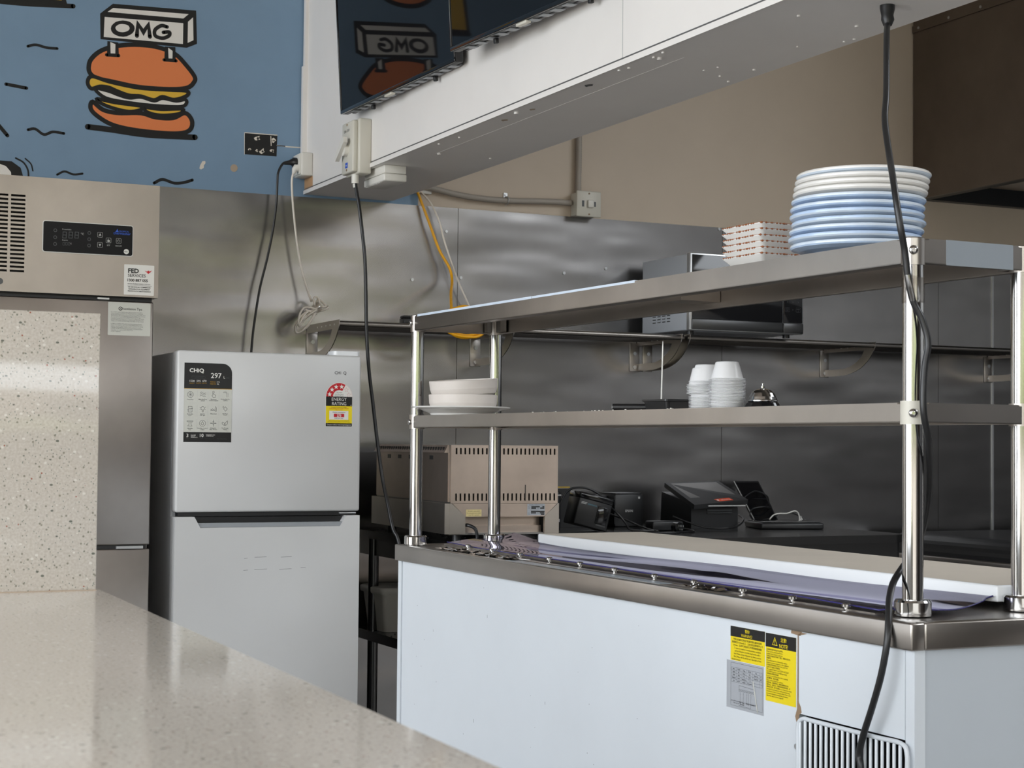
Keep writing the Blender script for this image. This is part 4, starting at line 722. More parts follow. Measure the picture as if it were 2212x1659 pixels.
# ================================================================== OVERSHELF
t = shelf = Thing('overshelf', 'two-tier stainless overshelf on tube posts standing on the prep table', 'shelf', (1.96, 2.45, .94), .0285, None, True)
shelf.off = Vector((0, 0, .94)); SX0, SX1, SY0, SY1 = -.017, .275, -.017, 2.222
PO = [(0, 0), (.258, 0), (0, 2.205), (.258, 2.205)]
for i, (x, y) in enumerate(PO):
    p_ = t.part('post', B().cyl((x, y, .945), (x, y, 1.575), .019, 28), 'chrome', None, 'polished tube post')
    t.part('foot_collar', B().lathe([(.019, 0), (.033, 0), (.0335, .003), (.0335, .024), (.031, .028), (.02, .0285)], (x, y, .9405), 28), 'chrome', p_)
    t.part('top_sleeve', B().lathe([(.0195, 0), (.0215, 0), (.0215, .048), (.019, .05), (0, .0505)], (x, y, 1.5685), 28), 'steel', p_)
    t.part('tier_sleeve', B().lathe([(.0195, 0), (.0225, .0), (.0225, .042), (.0195, .042)], (x, y, 1.282), 28), 'greyplastic' if i == 0 else 'steel', p_)
    dx, dy = (-.0215, -.006)
    for z, rr in ((1.5945, .0215), (1.302, .0225)):
        a = math.radians(232 if i in (0,) else 180)
        d_ = Vector((math.cos(a), math.sin(a), 0)); q = Vector((x, y, z))+d_*rr
        t.part('bolt', B().tube([q-d_*.004, q+d_*.002, q+d_*.005, q+d_*.0055], [.0085, .0085, .007, .003], 14), 'chrome', p_)
def tier(zt, h, name, lab):
    n = .0225; X1, Y1 = PO[3]
    out = [(SX0, n), (n, n), (n, SY0), (X1-n, SY0), (X1-n, n), (SX1, n), (SX1, Y1-n), (X1-n, Y1-n), (X1-n, SY1), (n, SY1), (n, Y1-n), (SX0, Y1-n)]
    b = B().prism(Pane((0, 0, 0), (1, 0, 0), (0, 1, 0), (0, 0, 1)), out, zt-.0025, zt)
    for x0, x1, y0, y1, w in ((SX0, SX0+.002, .0135, Y1-.0135, 'x'), (SX1-.002, SX1, .0135, Y1-.0135, 'X'), (.0135, X1-.0135, SY0, SY0+.002, 'y'), (.0135, X1-.0135, SY1-.002, SY1, 'Y')):
        b.box(x0, x1, y0, y1, zt-h, zt-.0025)
        r = .014
        b.box(x0, x1+(r if w == 'x' else 0), y0, y1, zt-h, zt-h+.002) if w == 'x' else b.box(x0-(r if w == 'X' else 0), x1, y0-(r if w == 'Y' else 0), y1+(r if w == 'y' else 0), zt-h, zt-h+.002)
    pl = t.part(name, b, 'steel', None, lab)
    t.part('stiffener', B().box(.10, .16, SY0+.003, SY1-.003, zt-.022, zt-.0026).box(SX0+.003, .10, 1.02, 1.10, zt-.03, zt-.0026).box(.16, SX1-.003, 1.02, 1.10, zt-.03, zt-.0026), 'steel', pl)
    for x, y in PO:
        sx, sy = (1 if x < .1 else -1), (1 if y < 1 else -1)
        t.part('bracket', B().box(x+sx*.0215, x+sx*.034, y-.010, y+.010, zt-h+.004, zt-.004).box(x-.010, x+.010, y+sy*.0215, y+sy*.05, zt-h+.004, zt-.004), 'steel_dull', pl)
    return pl
top = tier(1.6165, .045, 'upper_shelf', 'upper folded steel shelf'); mid = tier(1.321, .0355, 'lower_shelf', 'lower folded steel shelf')
t.part('film_strip', B().box(SX0-.0008, SX0+.012, 1.45, 2.17, 1.612, 1.6185).box(SX0-.0008, SX0+.012, .94, 1.447, 1.6125, 1.6182), 'film', top, 'torn strip of pale protective film')
t.part('end_film', B().box(.062, .222, SY0-.0007, SY0, 1.571, 1.617), 'film_grey', top, 'blue grey protective film')
# ================================================================== ON THE UPPER SHELF
ZT = 1.6165
def plate_mesh(R, two):
    b = B(); k = R/.13
    prof = [(0, .004), (.07*k, .004), (.074*k, 0), (.080*k, 0), (.083*k, .004), (.112*k, .0085), (.128*k, .0135), (.1305*k, .0165), (.1305*k, .0195), (.128*k, .0222), (.121*k, .0228), (.10*k, .018), (.08*k, .0115), (0, .0105)]
    ms = [0]*7+[1, 1, 1]+[0]*3 if two else [0]*13
    return b.lathe(prof, (0, 0, 0), 56, 0, True, ms)
specs = ['blue', 'pale', 'blue', 'pale', 'pale', 'blue', 'blue', 'white', 'white', 'white', 'palewhite']
lab_c = {'blue': 'blue glazed', 'pale': 'pale blue glazed', 'white': 'white', 'palewhite': 'pale blue glazed'}
protos = {}
ordn = ['lowest', 'second from the bottom', 'third from the bottom', 'fourth from the bottom', 'fifth from the bottom', 'sixth from the bottom', 'fifth from the top', 'fourth from the top', 'third from the top', 'second from the top', 'topmost']
zz = ZT; px_, py_ = 2.054, 2.737; offs = [(-.002, 0), (-.006, 0), (-.004, .002), (0, 0), (-.003, .001), (-.002, 0), (0, 0), (.003, 0), (.005, 0), (.007, -.002), (.010, -.001)]
for i, k in enumerate(specs):
    if k not in protos:
        mats = {'blue': ['blue_glaze', 'pale_glaze'], 'pale': ['pale_glaze', 'blue_glaze'], 'white': ['ceramic', 'ceramic'], 'palewhite': ['pale_glaze', 'ceramic']}[k]
        o = single('round_plate', plate_mesh(.131, True), mats, 'x', 'plate'); protos[k] = o
    else: o = dup(protos[k], (0, 0, 0))
    o.location = (px_+offs[i][0]*.8, py_-offs[i][0]*.6, zz); o['label'] = '%s round plate, %s in the stack by the corner post' % (lab_c[k], ordn[i]); o['group'] = 'round plates on the upper shelf'
    zz += (.0119 if k in ('white', 'palewhite') else .0150)
# square plates with brown rims
def sq_plate():
    b = B(); rings = []
    for s_, z in ((.050, 0), (.052, .0), (.062, .010), (.0745, .024), (.0755, .026), (.0735, .0265), (.060, .0125), (.05, .004)): rings.append([Vector((x, y, z)) for x, y in rrect(-s_, -s_, s_, s_, .010, 5)])
    return b.rings(rings, 0, True, True)
def sq_rim():
    b = B(); pts = [(x, y, .0262) for x, y in rrect(-.0748, -.0748, .0748, .0748, .0105, 5)]; q = []
    random.seed(5)
    for a, c in zip(pts, pts[1:]+pts[:1]):
        a, c = Vector(a), Vector(c); n = max(1, int((c-a).length/.003))
        for j in range(n): q.append(a.lerp(c, j/n))
    return b.tube(q, [.0006+.0020*random.random()**2 for _ in q], 5, 0, True, True)
t = Thing('square_plate', 'white square plate with brown rim, lowest in the square stack', 'plate', (2.046, 3.035, ZT), .02, 'square plates on the upper shelf', True)
t.part('dish', sq_plate(), 'ceramic'); t.part('rim', sq_rim(), 'rust', None, 'chipped brown rim')
sqn = ['second from the bottom', 'third from the bottom', 'third from the top', 'second from the top', 'topmost']
for i, s_ in enumerate(sqn): dup(t.o, (2.046+random.uniform(-.002, .002), 3.035+random.uniform(-.002, .002), ZT+.0128*(i+1)), (0, 0, .02+random.uniform(-.03, .03)), 'white square plate with brown rim, %s in the square stack' % s_)
# ================================================================== ON THE LOWER SHELF
ZM = 1.3215
single('dinner_plate', B().lathe([(0, .004), (.078, .004), (.082, 0), (.088, 0), (.091, .005), (.12, .0165), (.142, .0205), (.1435, .0225), (.142, .0245), (.118, .021), (.09, .010), (0, .009)], (0, 0, 0), 56), 'ceramic', 'wide white dinner plate under two bowls on the lower shelf', 'plate').location = (1.972, 4.50, ZM)
def bowl(): return B().lathe([(0, .003), (.07, .003), (.075, 0), (.085, 0), (.093, .006), (.098, .022), (.0995, .0455), (.098, .0468), (.0965, .0455), (.0945, .024), (.089, .0105), (.08, .007), (0, .007)], (0, 0, 0), 48)
o = single('soup_bowl', bowl(), 'stone', 'matt off-white bowl, lower of the two on the dinner plate', 'bowl', 'bowls on the lower shelf'); o.location = (1.978, 4.50, ZM+.0125)
o = dup(o, (1.981, 4.50, ZM+.0565), (.03, -.07, 0), 'matt off-white bowl tilted on top of the other bowl')
t = Thing('black_tray', 'shallow black plastic tray behind the marker pen on the lower shelf', 'tray', (2.048, 3.43, ZM), 0, None, True)
rg = [[Vector((x, y, z)) for x, y in rrect(-s_, -s_, s_, s_, .009, 4)] for s_, z in ((.050, 0), (.054, .020), (.058, .021), (.058, .0255), (.0535, .0255), (.050, .006), (.045, .004))]
t.part('dish', B().rings(rg, 0, False, True), 'black')
t = Thing('receipt_spike', 'thin upright metal spike standing in the black tray', 'spike', (2.014, 3.44, ZM+.006))
t.part('base', B().lathe([(0, .003), (.012, .002), (.014, 0), (0, 0)], (2.018, 3.44, ZM+.006), 16), 'black'); t.part('needle', B().tube([(2.018, 3.44, ZM+.008), (2.0215, 3.44, ZM+.150), (2.022, 3.44, ZM+.163)], [.0018, .0017, .0006], 8), 'paper', None, 'bright pointed rod')
t = Thing('marker_pen', 'black tube-shaped marker lying at the front of the lower shelf', 'pen', (1.99, 3.53, ZM))
t.part('barrel', B().cyl((1.958, 3.565, ZM+.0088), (2.05, 3.495, ZM+.0088), .0085, 14), 'black'); t.part('end_ring', B().tube(loop_path([(1.9575+.0045*math.sin(a), 3.5653+.006*math.sin(a), ZM+.0088+.0074*math.cos(a)) for a in [i*PI/4 for i in range(8)]], 3), .0009, 5, 0, True, True), 'silver')
# sauce cups, upside down in two stacks
def cup():
    return B().lathe([(.0395, 0), (.0402, .0005), (.0395, .0012), (.0350, .0022), (.0262, .0335), (.0250, .0365), (.0235, .0375), (0, .0375), ], (0, 0, 0), 28)
cup0 = single('sauce_cup', cup(), 'cup', 'x', 'cup'); first = True
for nm, x, y, n in (('left', 1.986, 3.188, 20), ('right', 1.984, 3.103, 21)):
    for i in range(n):
        o = cup0 if first else dup(cup0, (0, 0, 0)); first = False
        tx = ty = 0; dx = random.uniform(-.0006, .0006)
        if nm == 'left': dx += (-.004 if 9 < i < 17 else 0)-.0004*(i < 10)*(9-i)*0; ty = -.10*(i > 8 and i < 17)
        o.location = (x+dx, y-dx*.7, ZM+.0001+i*.0031+(.0035 if ty else 0)); o.rotation_euler = (0, ty*.55, 0)
        od = ['lowest', 'second', 'third', 'fourth', 'fifth', 'sixth', 'seventh', 'eighth', 'ninth', 'tenth', 'eleventh', 'twelfth', 'thirteenth', 'fourteenth', 'fifteenth', 'sixteenth', 'seventeenth', 'eighteenth', 'nineteenth', 'twentieth']
        pos = 'topmost cup' if i == n-1 else 'lowest cup' if i == 0 else od[i]+' cup from the bottom'
        o['label'] = 'upside-down clear sauce cup, %s of the %s cup stack' % (pos, nm); o['group'] = 'sauce cups in the %s stack' % nm
t = Thing('service_bell', 'polished desk bell on a black base on the lower shelf', 'bell', (2.035, 3.043, ZM), 0, None, True)
t.part('base', B().lathe([(0, 0), (.039, 0), (.0395, .002), (.034, .011), (.028, .0145), (0, .0145)], (0, 0, 0), 36), 'blackgloss', None, 'glossy black base')
t.part('dome', B().lathe([(.031, .0135), (.0325, .0145), (.0322, .0165), (.0305, .018), (.029, .024), (.0245, .032), (.0165, .0385), (.007, .0415), (0, .042)], (0, 0, 0), 36), 'chrome', None, 'polished metal dome')
t.part('button', B().lathe([(.003, .042), (.004, .043), (.004, .047), (.0018, .0485), (.0018, .0515), (.0026, .053), (0, .055)], (0, 0, 0), 14), 'chrome')
b = B()
random.seed(11)
for k in range(26): x, y = 1.925+random.random()*.03, 3.2+random.random()*.75; r = .0012+.0018*random.random(); b.box(x, x+r, y, y+r*1.3, ZM, ZM+r*.7)
tag(single('crumbs', b, 'paper', 'white crumbs scattered along the front of the lower shelf', 'crumbs'), kind='stuff')
# ================================================================== WIRE WALL SHELVES
def wire_shelf(x0, x1, brs, lab):
    t = Thing('wire_shelf', lab, 'shelf', ((x0+x1)/2, YB, 1.65), 0, 'wire shelves on the back wall')
    t.part('front_rod', B().cyl((x0, 5.607, 1.655), (x1, 5.607, 1.655), .0105, 14), 'rod', None, 'thicker front rod')
    for i in range(8): y = 5.645+i*.037; t.part('rod', B().cyl((x0, y, 1.657), (x1, y, 1.657), .0055, 8), 'rod')
    for x, pside in brs:
        pn_ = Pane((x, 0, 0), (0, 1, 0), (0, 0, 1), (1, 0, 0))
        arc = smooth_path([(5.59, 1.668, 0), (5.60, 1.638, 0), (5.64, 1.595, 0), (5.70, 1.561, 0), (5.78, 1.541, 0), (5.85, 1.537, 0)], 4); inn = smooth_path([(5.85, 1.565, 0), (5.79, 1.568, 0), (5.73, 1.585, 0), (5.685, 1.612, 0), (5.665, 1.638, 0)], 4)
        pts = [(5.94, 1.668)]+[(p.x, p.y) for p in arc]+[(5.94, 1.537), (5.94, 1.565)]+[(p.x, p.y) for p in inn]+[(5.94, 1.638)]
        br = t.part('bracket', B().prism(pn_, pts, -.0015, .0015), 'steel', None, 'curved steel bracket')
        t.part('plate', B().box(x-.022+pside*.02, x+.022+pside*.02, 5.939, 5.944, 1.535, 1.648, .002), 'steel', br)
        for z in (1.552, 1.607): t.part('bolt', B().cyl((x+pside*.022, 5.939, z), (x+pside*.022, 5.934, z), .0075, 10), 'silver', br)
        for i in range(5): t.part('rivet', B().cyl((x-.0015, 5.64+i*.045, 1.653), (x-.003, 5.64+i*.045, 1.653), .003, 6), 'paper', br)
wire_shelf(1.985, 3.385, ((1.985, .9), (2.66, 0), (3.372, -.6)), 'left wire shelf of steel rods on the back wall beside the fridge')
wire_shelf(3.40, 6.2, ((3.408, .6), (4.284, 0), (5.172, 0)), 'right wire shelf of steel rods on the back wall behind the corner post')
single('power_adapter', B().box(2.262, 2.36, 5.68, 5.73, 1.6655, 1.69, .004).box(2.262, 2.33, 5.685, 5.725, 1.69, 1.7, .004), 'black', 'small black power adapter lying on the left wire shelf', 'adapter')
# microwave
t = Thing('microwave', 'grey and black microwave oven on the wire shelf behind the plates', 'microwave', (3.62, 5.7, 1.668))
t.part('casing', B().box(3.362, 3.876, 5.545, 5.885, 1.680, 1.971, .005), 'greylab', None, 'pale grey casing')
t.part('front_frame', B().box(3.360, 3.878, 5.518, 5.544, 1.679, 1.974, .003), 'silver')
t.part('door_glass', B().box(3.369, 3.779, 5.5145, 5.519, 1.722, 1.967, .001), 'blackgloss', None, 'glossy black door')
t.part('door_bar', B().box(3.367, 3.779, 5.512, 5.519, 1.682, 1.7215, .002), 'microwave_bar', None, 'dark steel lower bar')
kp = t.part('keypad', B().box(3.783, 3.872, 5.5145, 5.519, 1.722, 1.967, .001), 'blackgloss', None, 'black keypad panel')
t.part('open_button', B().box(3.783, 3.875, 5.512, 5.519, 1.682, 1.7205, .002), 'microwave_bar')
kpn = front(3.783, 5.5145, 1.722); b = B()
for r_, row in enumerate(('123', '456', '789')):
    for c_, s_ in enumerate(row): b.txt(kpn, s_, .018+c_*.0255, .118-r_*.0195, .0085, 1, 0)
b.txt(kpn, '0', .0435, .049, .0085, 1, 0)
for x, s_ in ((.018, 'STOP'), (.069, 'START')): b.line(kpn, rrect(x-.011, .0435, x+.011, .060, .004), .0006, 1, 0, False, True); b.txt(kpn, s_, x, .052, .0055, 1, 0); b.txt(kpn, 'Clear' if s_ == 'STOP' else '+30s', x, .0465, .0045, 1, 0)
for i in range(6): b.disc(kpn, .012+(i % 3)*.008, -.018-(i//3)*.008, .0012, None, 1, 0, 8)
t.part('lettering', b, ['dim'], kp)
for r_ in range(4):
    for c_ in range(4): z = 1.722+r_*.0115; y = 5.80-c_*.0365; t.part('louvre', B().prism(left(3.362, y, z), [(0, 0), (.024, 0), (.024, .006), (0, .006)], 0, .0025).prism(left(3.362, y, z-.0035), [(0, 0), (.024, 0), (.024, .0035), (0, .0035)], 0, .0006, 1), ['greylab', 'black'])
for x in (3.40, 3.84):
    for y in (5.58, 5.85): t.part('foot', B().cyl((x, y, 1.6665), (x, y, 1.681), .014, 10), 'black')
# ================================================================== BACK BENCH
t = Thing('steel_bench', 'long dark steel bench with undershelf against the back wall', 'bench', (3.05, 5.45, 0))
tpz = Pane((0, 0, 0), (1, 0, 0), (0, 1, 0), (0, 0, 1))
oc = [(2.157, 4.965), (3.90, 4.965)]+[(3.98-.09+.09*math.sin(a), 5.055-.09*math.cos(a)) for a in [i*PI/12 for i in range(1, 6)]]+[(3.98, 5.055), (3.98, 5.935), (2.157, 5.935)]
t.part('top', B().prism(tpz, oc, .897, .925), 'bench_steel', None, 'dull steel bench top')
t.part('skirt', B().box(2.185, 3.93, 5.0, 5.03, .835, .897).box(2.185, 2.205, 5.03, 5.9, .835, .897).box(3.91, 3.93, 5.03, 5.9, .835, .897), 'bench_steel')
t.part('undershelf', B().box(2.17, 3.95, 5.0, 5.92, .530, .565), 'bench_steel')
for x in (2.19, 3.93):
    for y in (5.02, 5.77): t.part('leg', B().cyl((x, y, 0), (x, y, .897), .019, 14), 'bench_steel')
b = B(); random.seed(21)
for k in range(160): x, y = 2.165+random.random()*.3, 5.1+random.random()*.75; r = .002+.003*random.random(); z = .925 if k % 2 else .565; b.box(x, x+r, y, y+r, z, z+r*.6)
tag(single('bench_crumbs', b, 'dim', 'grey crumbs scattered at the left end of the bench', 'crumbs'), kind='stuff')
t = Thing('storage_tub', 'pale plastic tub with lid on the undershelf behind the fridge side', 'tub', (2.33, 5.76, .565))
rg = lambda s0: [[Vector((2.335+x, 5.765+y, z)) for x, y in rrect(-hx, -hy, hx, hy, .02, 4)] for hx, hy, z in s0]
t.part('tub', B().rings(rg(((.135, .095, .566), (.15, .108, .70)))), 'greyplastic'); t.part('lid', B().rings(rg(((.158, .115, .7005), (.160, .117, .706), (.160, .117, .72), (.155, .112, .724)))), 'greyplastic')
# countertop oven
t = Thing('countertop_oven', 'slotted stainless countertop oven on the steel bench', 'oven', (2.158, 5.0, .925), -.066, None, True)
def plF(s, u0, u1, w0, w1, tt, m): s.box(u0, u1, 0, tt, w0, w1, 0, m)
us = [.0155+i*.01485 for i in range(24)]; hs = [(u, u+.0055) for u in us]
OW, OD = .372, .80
t.part('front_panel', B().perf(plF, 0, OW, [(.1315, .155, hs), (.281, .301, hs)], .123, .3105, .006), 'oven_steel', None, 'slotted warm steel panel')
t.part('slot_screen', B().box(.004, OW-.004, .014, .02, .125, .308), 'black')
b = B().box(0, .004, .006, OD, .123, .3105).box(OW-.004, OW, .006, OD, .123, .3105).box(.004, OW-.004, .006, OD, .3075, .3105).box(.004, OW-.004, OD-.004, OD, .123, .3075)
t.part('upper_body', b, 'steel_dull')
t.part('side_panel', B().box(-.006, 0, .012, OD-.01, .127, .285), 'oven_steel')
t.part('vent_strip', B().prism(Pane((0, 0, 0), (1, 0, 0), (0, 0, 1), (0, 1, 0)), [(-.016, .285), (-.004, .3105), (0, .3105), (0, .285)], .02, OD-.01), 'oven_steel', None, 'slanted vent strip')
for i in range(30):
    y = .04+i*.025; t.part('vent_slot', B().box(-.0125, -.0085, y, y+.007, .291, .304), 'black')
for y in (.16, .27, .38, .50, .62): t.part('side_port', B().box(-.0068, -.0058, y, y+.035, .262, .275), 'black')
fp0 = Pane((0, 0, 0), (1, 0, 0), (0, 0, 1), (0, -1, 0))
t.part('base_frame', B().prism(fp0, [(-.004, .025), (.05, .025), (.05, .082), (.004, .122), (-.004, .123)], -.01, .002).prism(fp0, [(OW+.004, .025), (OW-.046, .025), (OW-.046, .082), (OW, .122), (OW+.004, .123)], -.01, .002).box(-.020, 0, .0, OD, .025, .123), 'steel')
t.part('apron', B().prism(fp0, [(.052, .080), (OW-.048, .080), (OW-.002, .122), (.006, .122)], -.01, .001), 'oven_steel')
t.part('recess_panel', B().box(.05, OW-.046, .045, .05, .028, .12).box(.05, OW-.046, .03, .045, .028, .05), 'oven_steel')
t.part('bottom_tray', B().box(0, OW, .012, OD, .022, .028).box(OW-.004, OW, .012, OD, .028, .123), 'steel_dull')
for x in (.04, OW-.04):
    for y in (.05, OD-.06): t.part('foot', B().cyl((x, y, .0005), (x, y, .023), .016, 10), 'black')
yp = Pane((.052, -.0012, .0815), (1, 0, 0), (0, 0, 1), (0, -1, 0)); b = B().rect(yp, 0, 0, .053, .022, 1, 0)
for i, s_ in enumerate(('This unit is only suitable', 'for connection to an outlet', 'rated 15A or greater')): b.txt(yp, s_, .0265, .0155-i*.0063, .0046, 2, 1, 'c', .95, 0, 1)
t.part('outlet_sticker', b, ['cream', 'ink'], None, 'small cream sticker')
yp = Pane((.264, -.0012, .0835), (1, 0, 0), (0, 0, 1), (0, -1, 0)); b = B().rect(yp, 0, 0, .062, .037, 1, 0)
b.txt(yp, 'ROBAND AUSTRALIA PTY LTD', .031, .0325, .0045, 2, 1, 'c', .8, 0, 1)
for x, y, w in ((.014, .026, .031), (.053, .026, .008), (.014, .0215, .018), (.045, .0215, .016), (.013, .0105, .049), (.013, .006, .019), (.044, .006, .017), (.048, .0015, .013)): b.rect(yp, x, y, x+w-.001, y+.0038, 2, 1)
for x, y, s_ in ((.003, .0265, 'Model'), (.047, .0265, 'Rev'), (.003, .022, 'Volts'), (.034, .022, 'Watts'), (.012, .016, 'www.roband.com.au'), (.002, .0065, 'Serial'), (.034, .0065, 'Made'), (.004, .0018, 'CE')): b.txt(yp, s_, x, y, .0036, 2, 1, 'l', .9, 0, 1)
t.part('rating_plate', b, ['greylab', 'ink'], None, 'small grey rating plate')
t.part('dark_scratch', B().rect(Pane((0, -.0002, 0), (1, 0, 0), (0, 0, 1), (0, -1, 0)), .2555, .14, .2585, .183, 1), 'ink')
t.part('mains_lead', B().tube(smooth_path([(.052, .02, .052), (.062, .0, .053), (.08, -.012, .042), (.086, -.014, .02), (.086, -.014, .004)]), .0055, 8), 'cable')
# printers, terminal, handsets
ZB = .9255
t = Thing('receipt_printer', 'black cube receipt printer with white maker name on the bench', 'printer', (3.23, 5.80, ZB))
t.part('case', B().box(3.168, 3.292, 5.745, 5.885, ZB, 1.051, .004).box(3.172, 3.288, 5.75, 5.88, 1.05, 1.055, .002), 'black')
t.part('side_edge', B().box(3.1665, 3.1685, 5.744, 5.747, ZB+.01, 1.045), 'dim')
pp = front(3.23, 5.745, .985); t.part('lettering', B().txt(pp, 'EPSON', 0, -.003, .0125, 1, 0, 'c', .9, .015).rect(pp, .040, .048, .048, .056, 1, 0), ['lgrey'])
t.part('rear_cover', B().box(3.10, 3.166, 5.80, 5.885, ZB, 1.045, .006), 'black')
t = Thing('label_printer', 'black tilted printer with white and blue lettering beside the oven', 'printer', (2.88, 5.43, ZB), -.10, None, True)
t.o.rotation_euler = (0, .24, -.12)
t.part('case', B().box(-.066, .066, -.02, .09, .016, .135, .005), 'black'); t.part('top_cover', B().box(-.067, .067, -.022, .09, .112, .137, .005), 'blackgloss')
pp = Pane((0, -.0221, 0), (1, 0, 0), (0, 0, 1), (0, -1, 0)); b = B().txt(pp, 'star', -.055, .095, .015, 1, 0, 'l', .95, .02)
pp2 = Pane((0, -.0201, 0), (1, 0, 0), (0, 0, 1), (0, -1, 0)); b = B().txt(pp2, 'star', -.055, .095, .0155, 1, 0, 'l', .95, .025).txt(pp2, 'micronics', -.029, .095, .011, 1, 1, 'l', .85).rect(pp2, .018, .03, .055, .036, 1, 2)
t.part('lettering', b, ['lgrey', 'cyan', 'dim'])
t.part('paper_door', B().box(.012, .055, -.0235, -.018, .036, .10, .002), 'blackgloss')
t = Thing('black_dispenser', 'narrow black device tight against the right side of the oven', 'device', (2.745, 5.50, ZB))
t.part('case', B().box(2.70, 2.792, 5.46, 5.58, ZB, 1.075, .012), 'black'); t.part('button', B().box(2.772, 2.784, 5.458, 5.462, .962, .972, .001).box(2.775, 2.79, 5.459, 5.463, 1.055, 1.06, .001), 'lgrey')
t = Thing('black_stand', 'sloping black stand with a thin brass strip along its top', 'stand', (2.93, 5.75, ZB))
t.part('body', B().prism(Pane((0, 5.86, 0), (1, 0, 0), (0, 0, 1), (0, -1, 0)), [(2.80, ZB), (3.08, ZB), (3.06, 1.0), (2.97, 1.072), (2.80, 1.075)], 0, .12), 'black'); t.part('strip', B().box(2.81, 2.968, 5.738, 5.745, 1.0755, 1.0815), 'brass', None, 'thin brass strip')
t = Thing('order_terminal', 'black ordering terminal with sloped screen and orange sticker on the bench', 'terminal', (3.47, 5.62, ZB))
hn = [(3.374, 5.72, 1.095), (3.619, 5.72, 1.102), (3.60, 5.48, 1.036), (3.362, 5.48, 1.018)]
def slab(q, th):
    a, b_, c, d = [Vector(v) for v in q]; n = (b_-a).cross(d-a).normalized(); n = n if n.z > 0 else -n
    return [a, b_, c, d], n
q, n = slab(hn, .02); b = B(); lo = [v-n*.018 for v in q]; b.add(q+lo, [(0, 1, 2, 3), (7, 6, 5, 4), (0, 4, 5, 1), (1, 5, 6, 2), (2, 6, 7, 3), (3, 7, 4, 0)])
t.part('head', b, 'black')
cen = sum(q, Vector())/4; mapq = lambda u, v: q[0].lerp(q[1], u).lerp(q[3].lerp(q[2], u), v)
t.part('screen', B().add([mapq(u, v)+n*.0008 for u, v in ((.08, .06), (.92, .06), (.92, .72), (.08, .72))], [(0, 1, 2, 3)]), 'steel_dull', None, 'dull grey screen')
dv = (q[3]-q[0]).normalized(); uv = (q[2]-q[3]).normalized()
mp_ = Pane(mapq(.60, .90)+n*.0006, uv, -dv, n); b = B().flat(mp_, [(-.03, -.014), (.036, -.014), (.030, .012), (-.038, .012)], 1, 0); b.txt(mp_, 'Menulog', .008, -.006, .0125, 2, 1, 'c', .95, .01)
b.flat(mp_, [(-.031, -.008), (-.023, -.008), (-.023, .001), (-.021, .001), (-.027, .007), (-.033, .001), (-.031, .001)], 2, 1)
t.part('sticker', b, ['ora', 'paper'], None, 'orange ordering sticker')
t.part('front_bar', B().box(3.42, 3.585, 5.473, 5.479, 1.012, 1.0165), 'lgrey', None, 'pale bar under the screen')
t.part('base', B().prism(Pane((0, 0, 0), (0, 1, 0), (0, 0, 1), (1, 0, 0)), [(5.52, ZB), (5.75, ZB), (5.74, 1.06), (5.60, 1.035), (5.52, 1.005)], 3.372, 3.58), 'black')
t.part('printer_slot', B().box(3.44, 3.55, 5.514, 5.521, .992, .998).box(3.44, 3.55, 5.512, 5.521, .984, .987), 'dim')
single('orange_tag', B().prism(front(3.588, 5.60, .972), [(0, 0), (.04, -.008), (.03, .012), (0, .018)], 0, .003), 'ora', 'small orange card tucked beside the ordering terminal', 'card')
t = Thing('tablet', 'black tablet leaning upright on the wall beside the terminal', 'tablet', (3.83, 5.8, ZB))
q = [Vector(v) for v in ((3.785, 5.865, 1.097), (3.903, 5.865, 1.098), (3.905, 5.72, .94), (3.792, 5.72, .94))]; n = (q[1]-q[0]).cross(q[3]-q[0]).normalized(); n = n if n.y < 0 else -n
b = B(); lo = [v-n*.009 for v in q]; b.add(q+lo, [(0, 1, 2, 3), (7, 6, 5, 4), (0, 4, 5, 1), (1, 5, 6, 2), (2, 6, 7, 3), (3, 7, 4, 0)]); t.part('body', b, 'black')
t.part('screen', B().add([q[0].lerp(q[1], u).lerp(q[3].lerp(q[2], u), v)+n*.0006 for u, v in ((.05, .04), (.95, .04), (.95, .96), (.05, .96))], [(0, 1, 2, 3)]), 'blackgloss')
t.part('side_frame', B().tube([q[0], q[3]], .0022, 6).tube([q[1]+Vector((.002, 0, -.045)), q[1]+Vector((.002, -.005, -.05))], .003, 6), 'lgrey')
t = Thing('cradle', 'flat black device lying in front of the leaning tablet', 'device', (3.75, 5.5, ZB), -.25, None, True)
t.part('body', B().box(-.10, .15, -.10, .10, 0, .024, .006), 'black'); t.part('lid', B().box(-.09, .14, -.09, .09, .0245, .028, .001), 'blackgloss')
t = Thing('wall_plug', 'black mains plug with bright pins facing up the bench', 'plug', (3.20, 5.32, ZB))
t.part('body', B().cyl((3.20, 5.318, ZB+.018), (3.20, 5.35, ZB+.018), .018, 18), 'blackgloss'); t.part('pin', B().box(3.194, 3.196, 5.30, 5.318, ZB+.02, ZB+.027).box(3.204, 3.206, 5.30, 5.318, ZB+.02, ZB+.027).box(3.199, 3.201, 5.30, 5.318, ZB+.008, ZB+.014), 'silver')
single('plug_pack', B().box(3.16, 3.29, 5.44, 5.50, ZB, ZB+.035, .005), 'black', 'black power brick lying left of the ordering terminal', 'adapter')
def cab(name, label, pts, r, m, cat='cable', n=6, seg=7, grp=None): return single(name, B().tube(smooth_path(pts, n), r, seg), m, label, cat, grp)
cab('cable', 'black cable looping over the tilted label printer', [(2.80, 5.50, .94), (2.80, 5.49, 1.02), (2.84, 5.50, 1.075), (2.90, 5.49, 1.083), (2.955, 5.48, 1.06), (2.965, 5.46, 1.03), (2.99, 5.42, 1.0), (3.02, 5.40, .96), (3.03, 5.38, .935), (3.07, 5.36, .931), (3.12, 5.36, .931)], .004, 'cable')
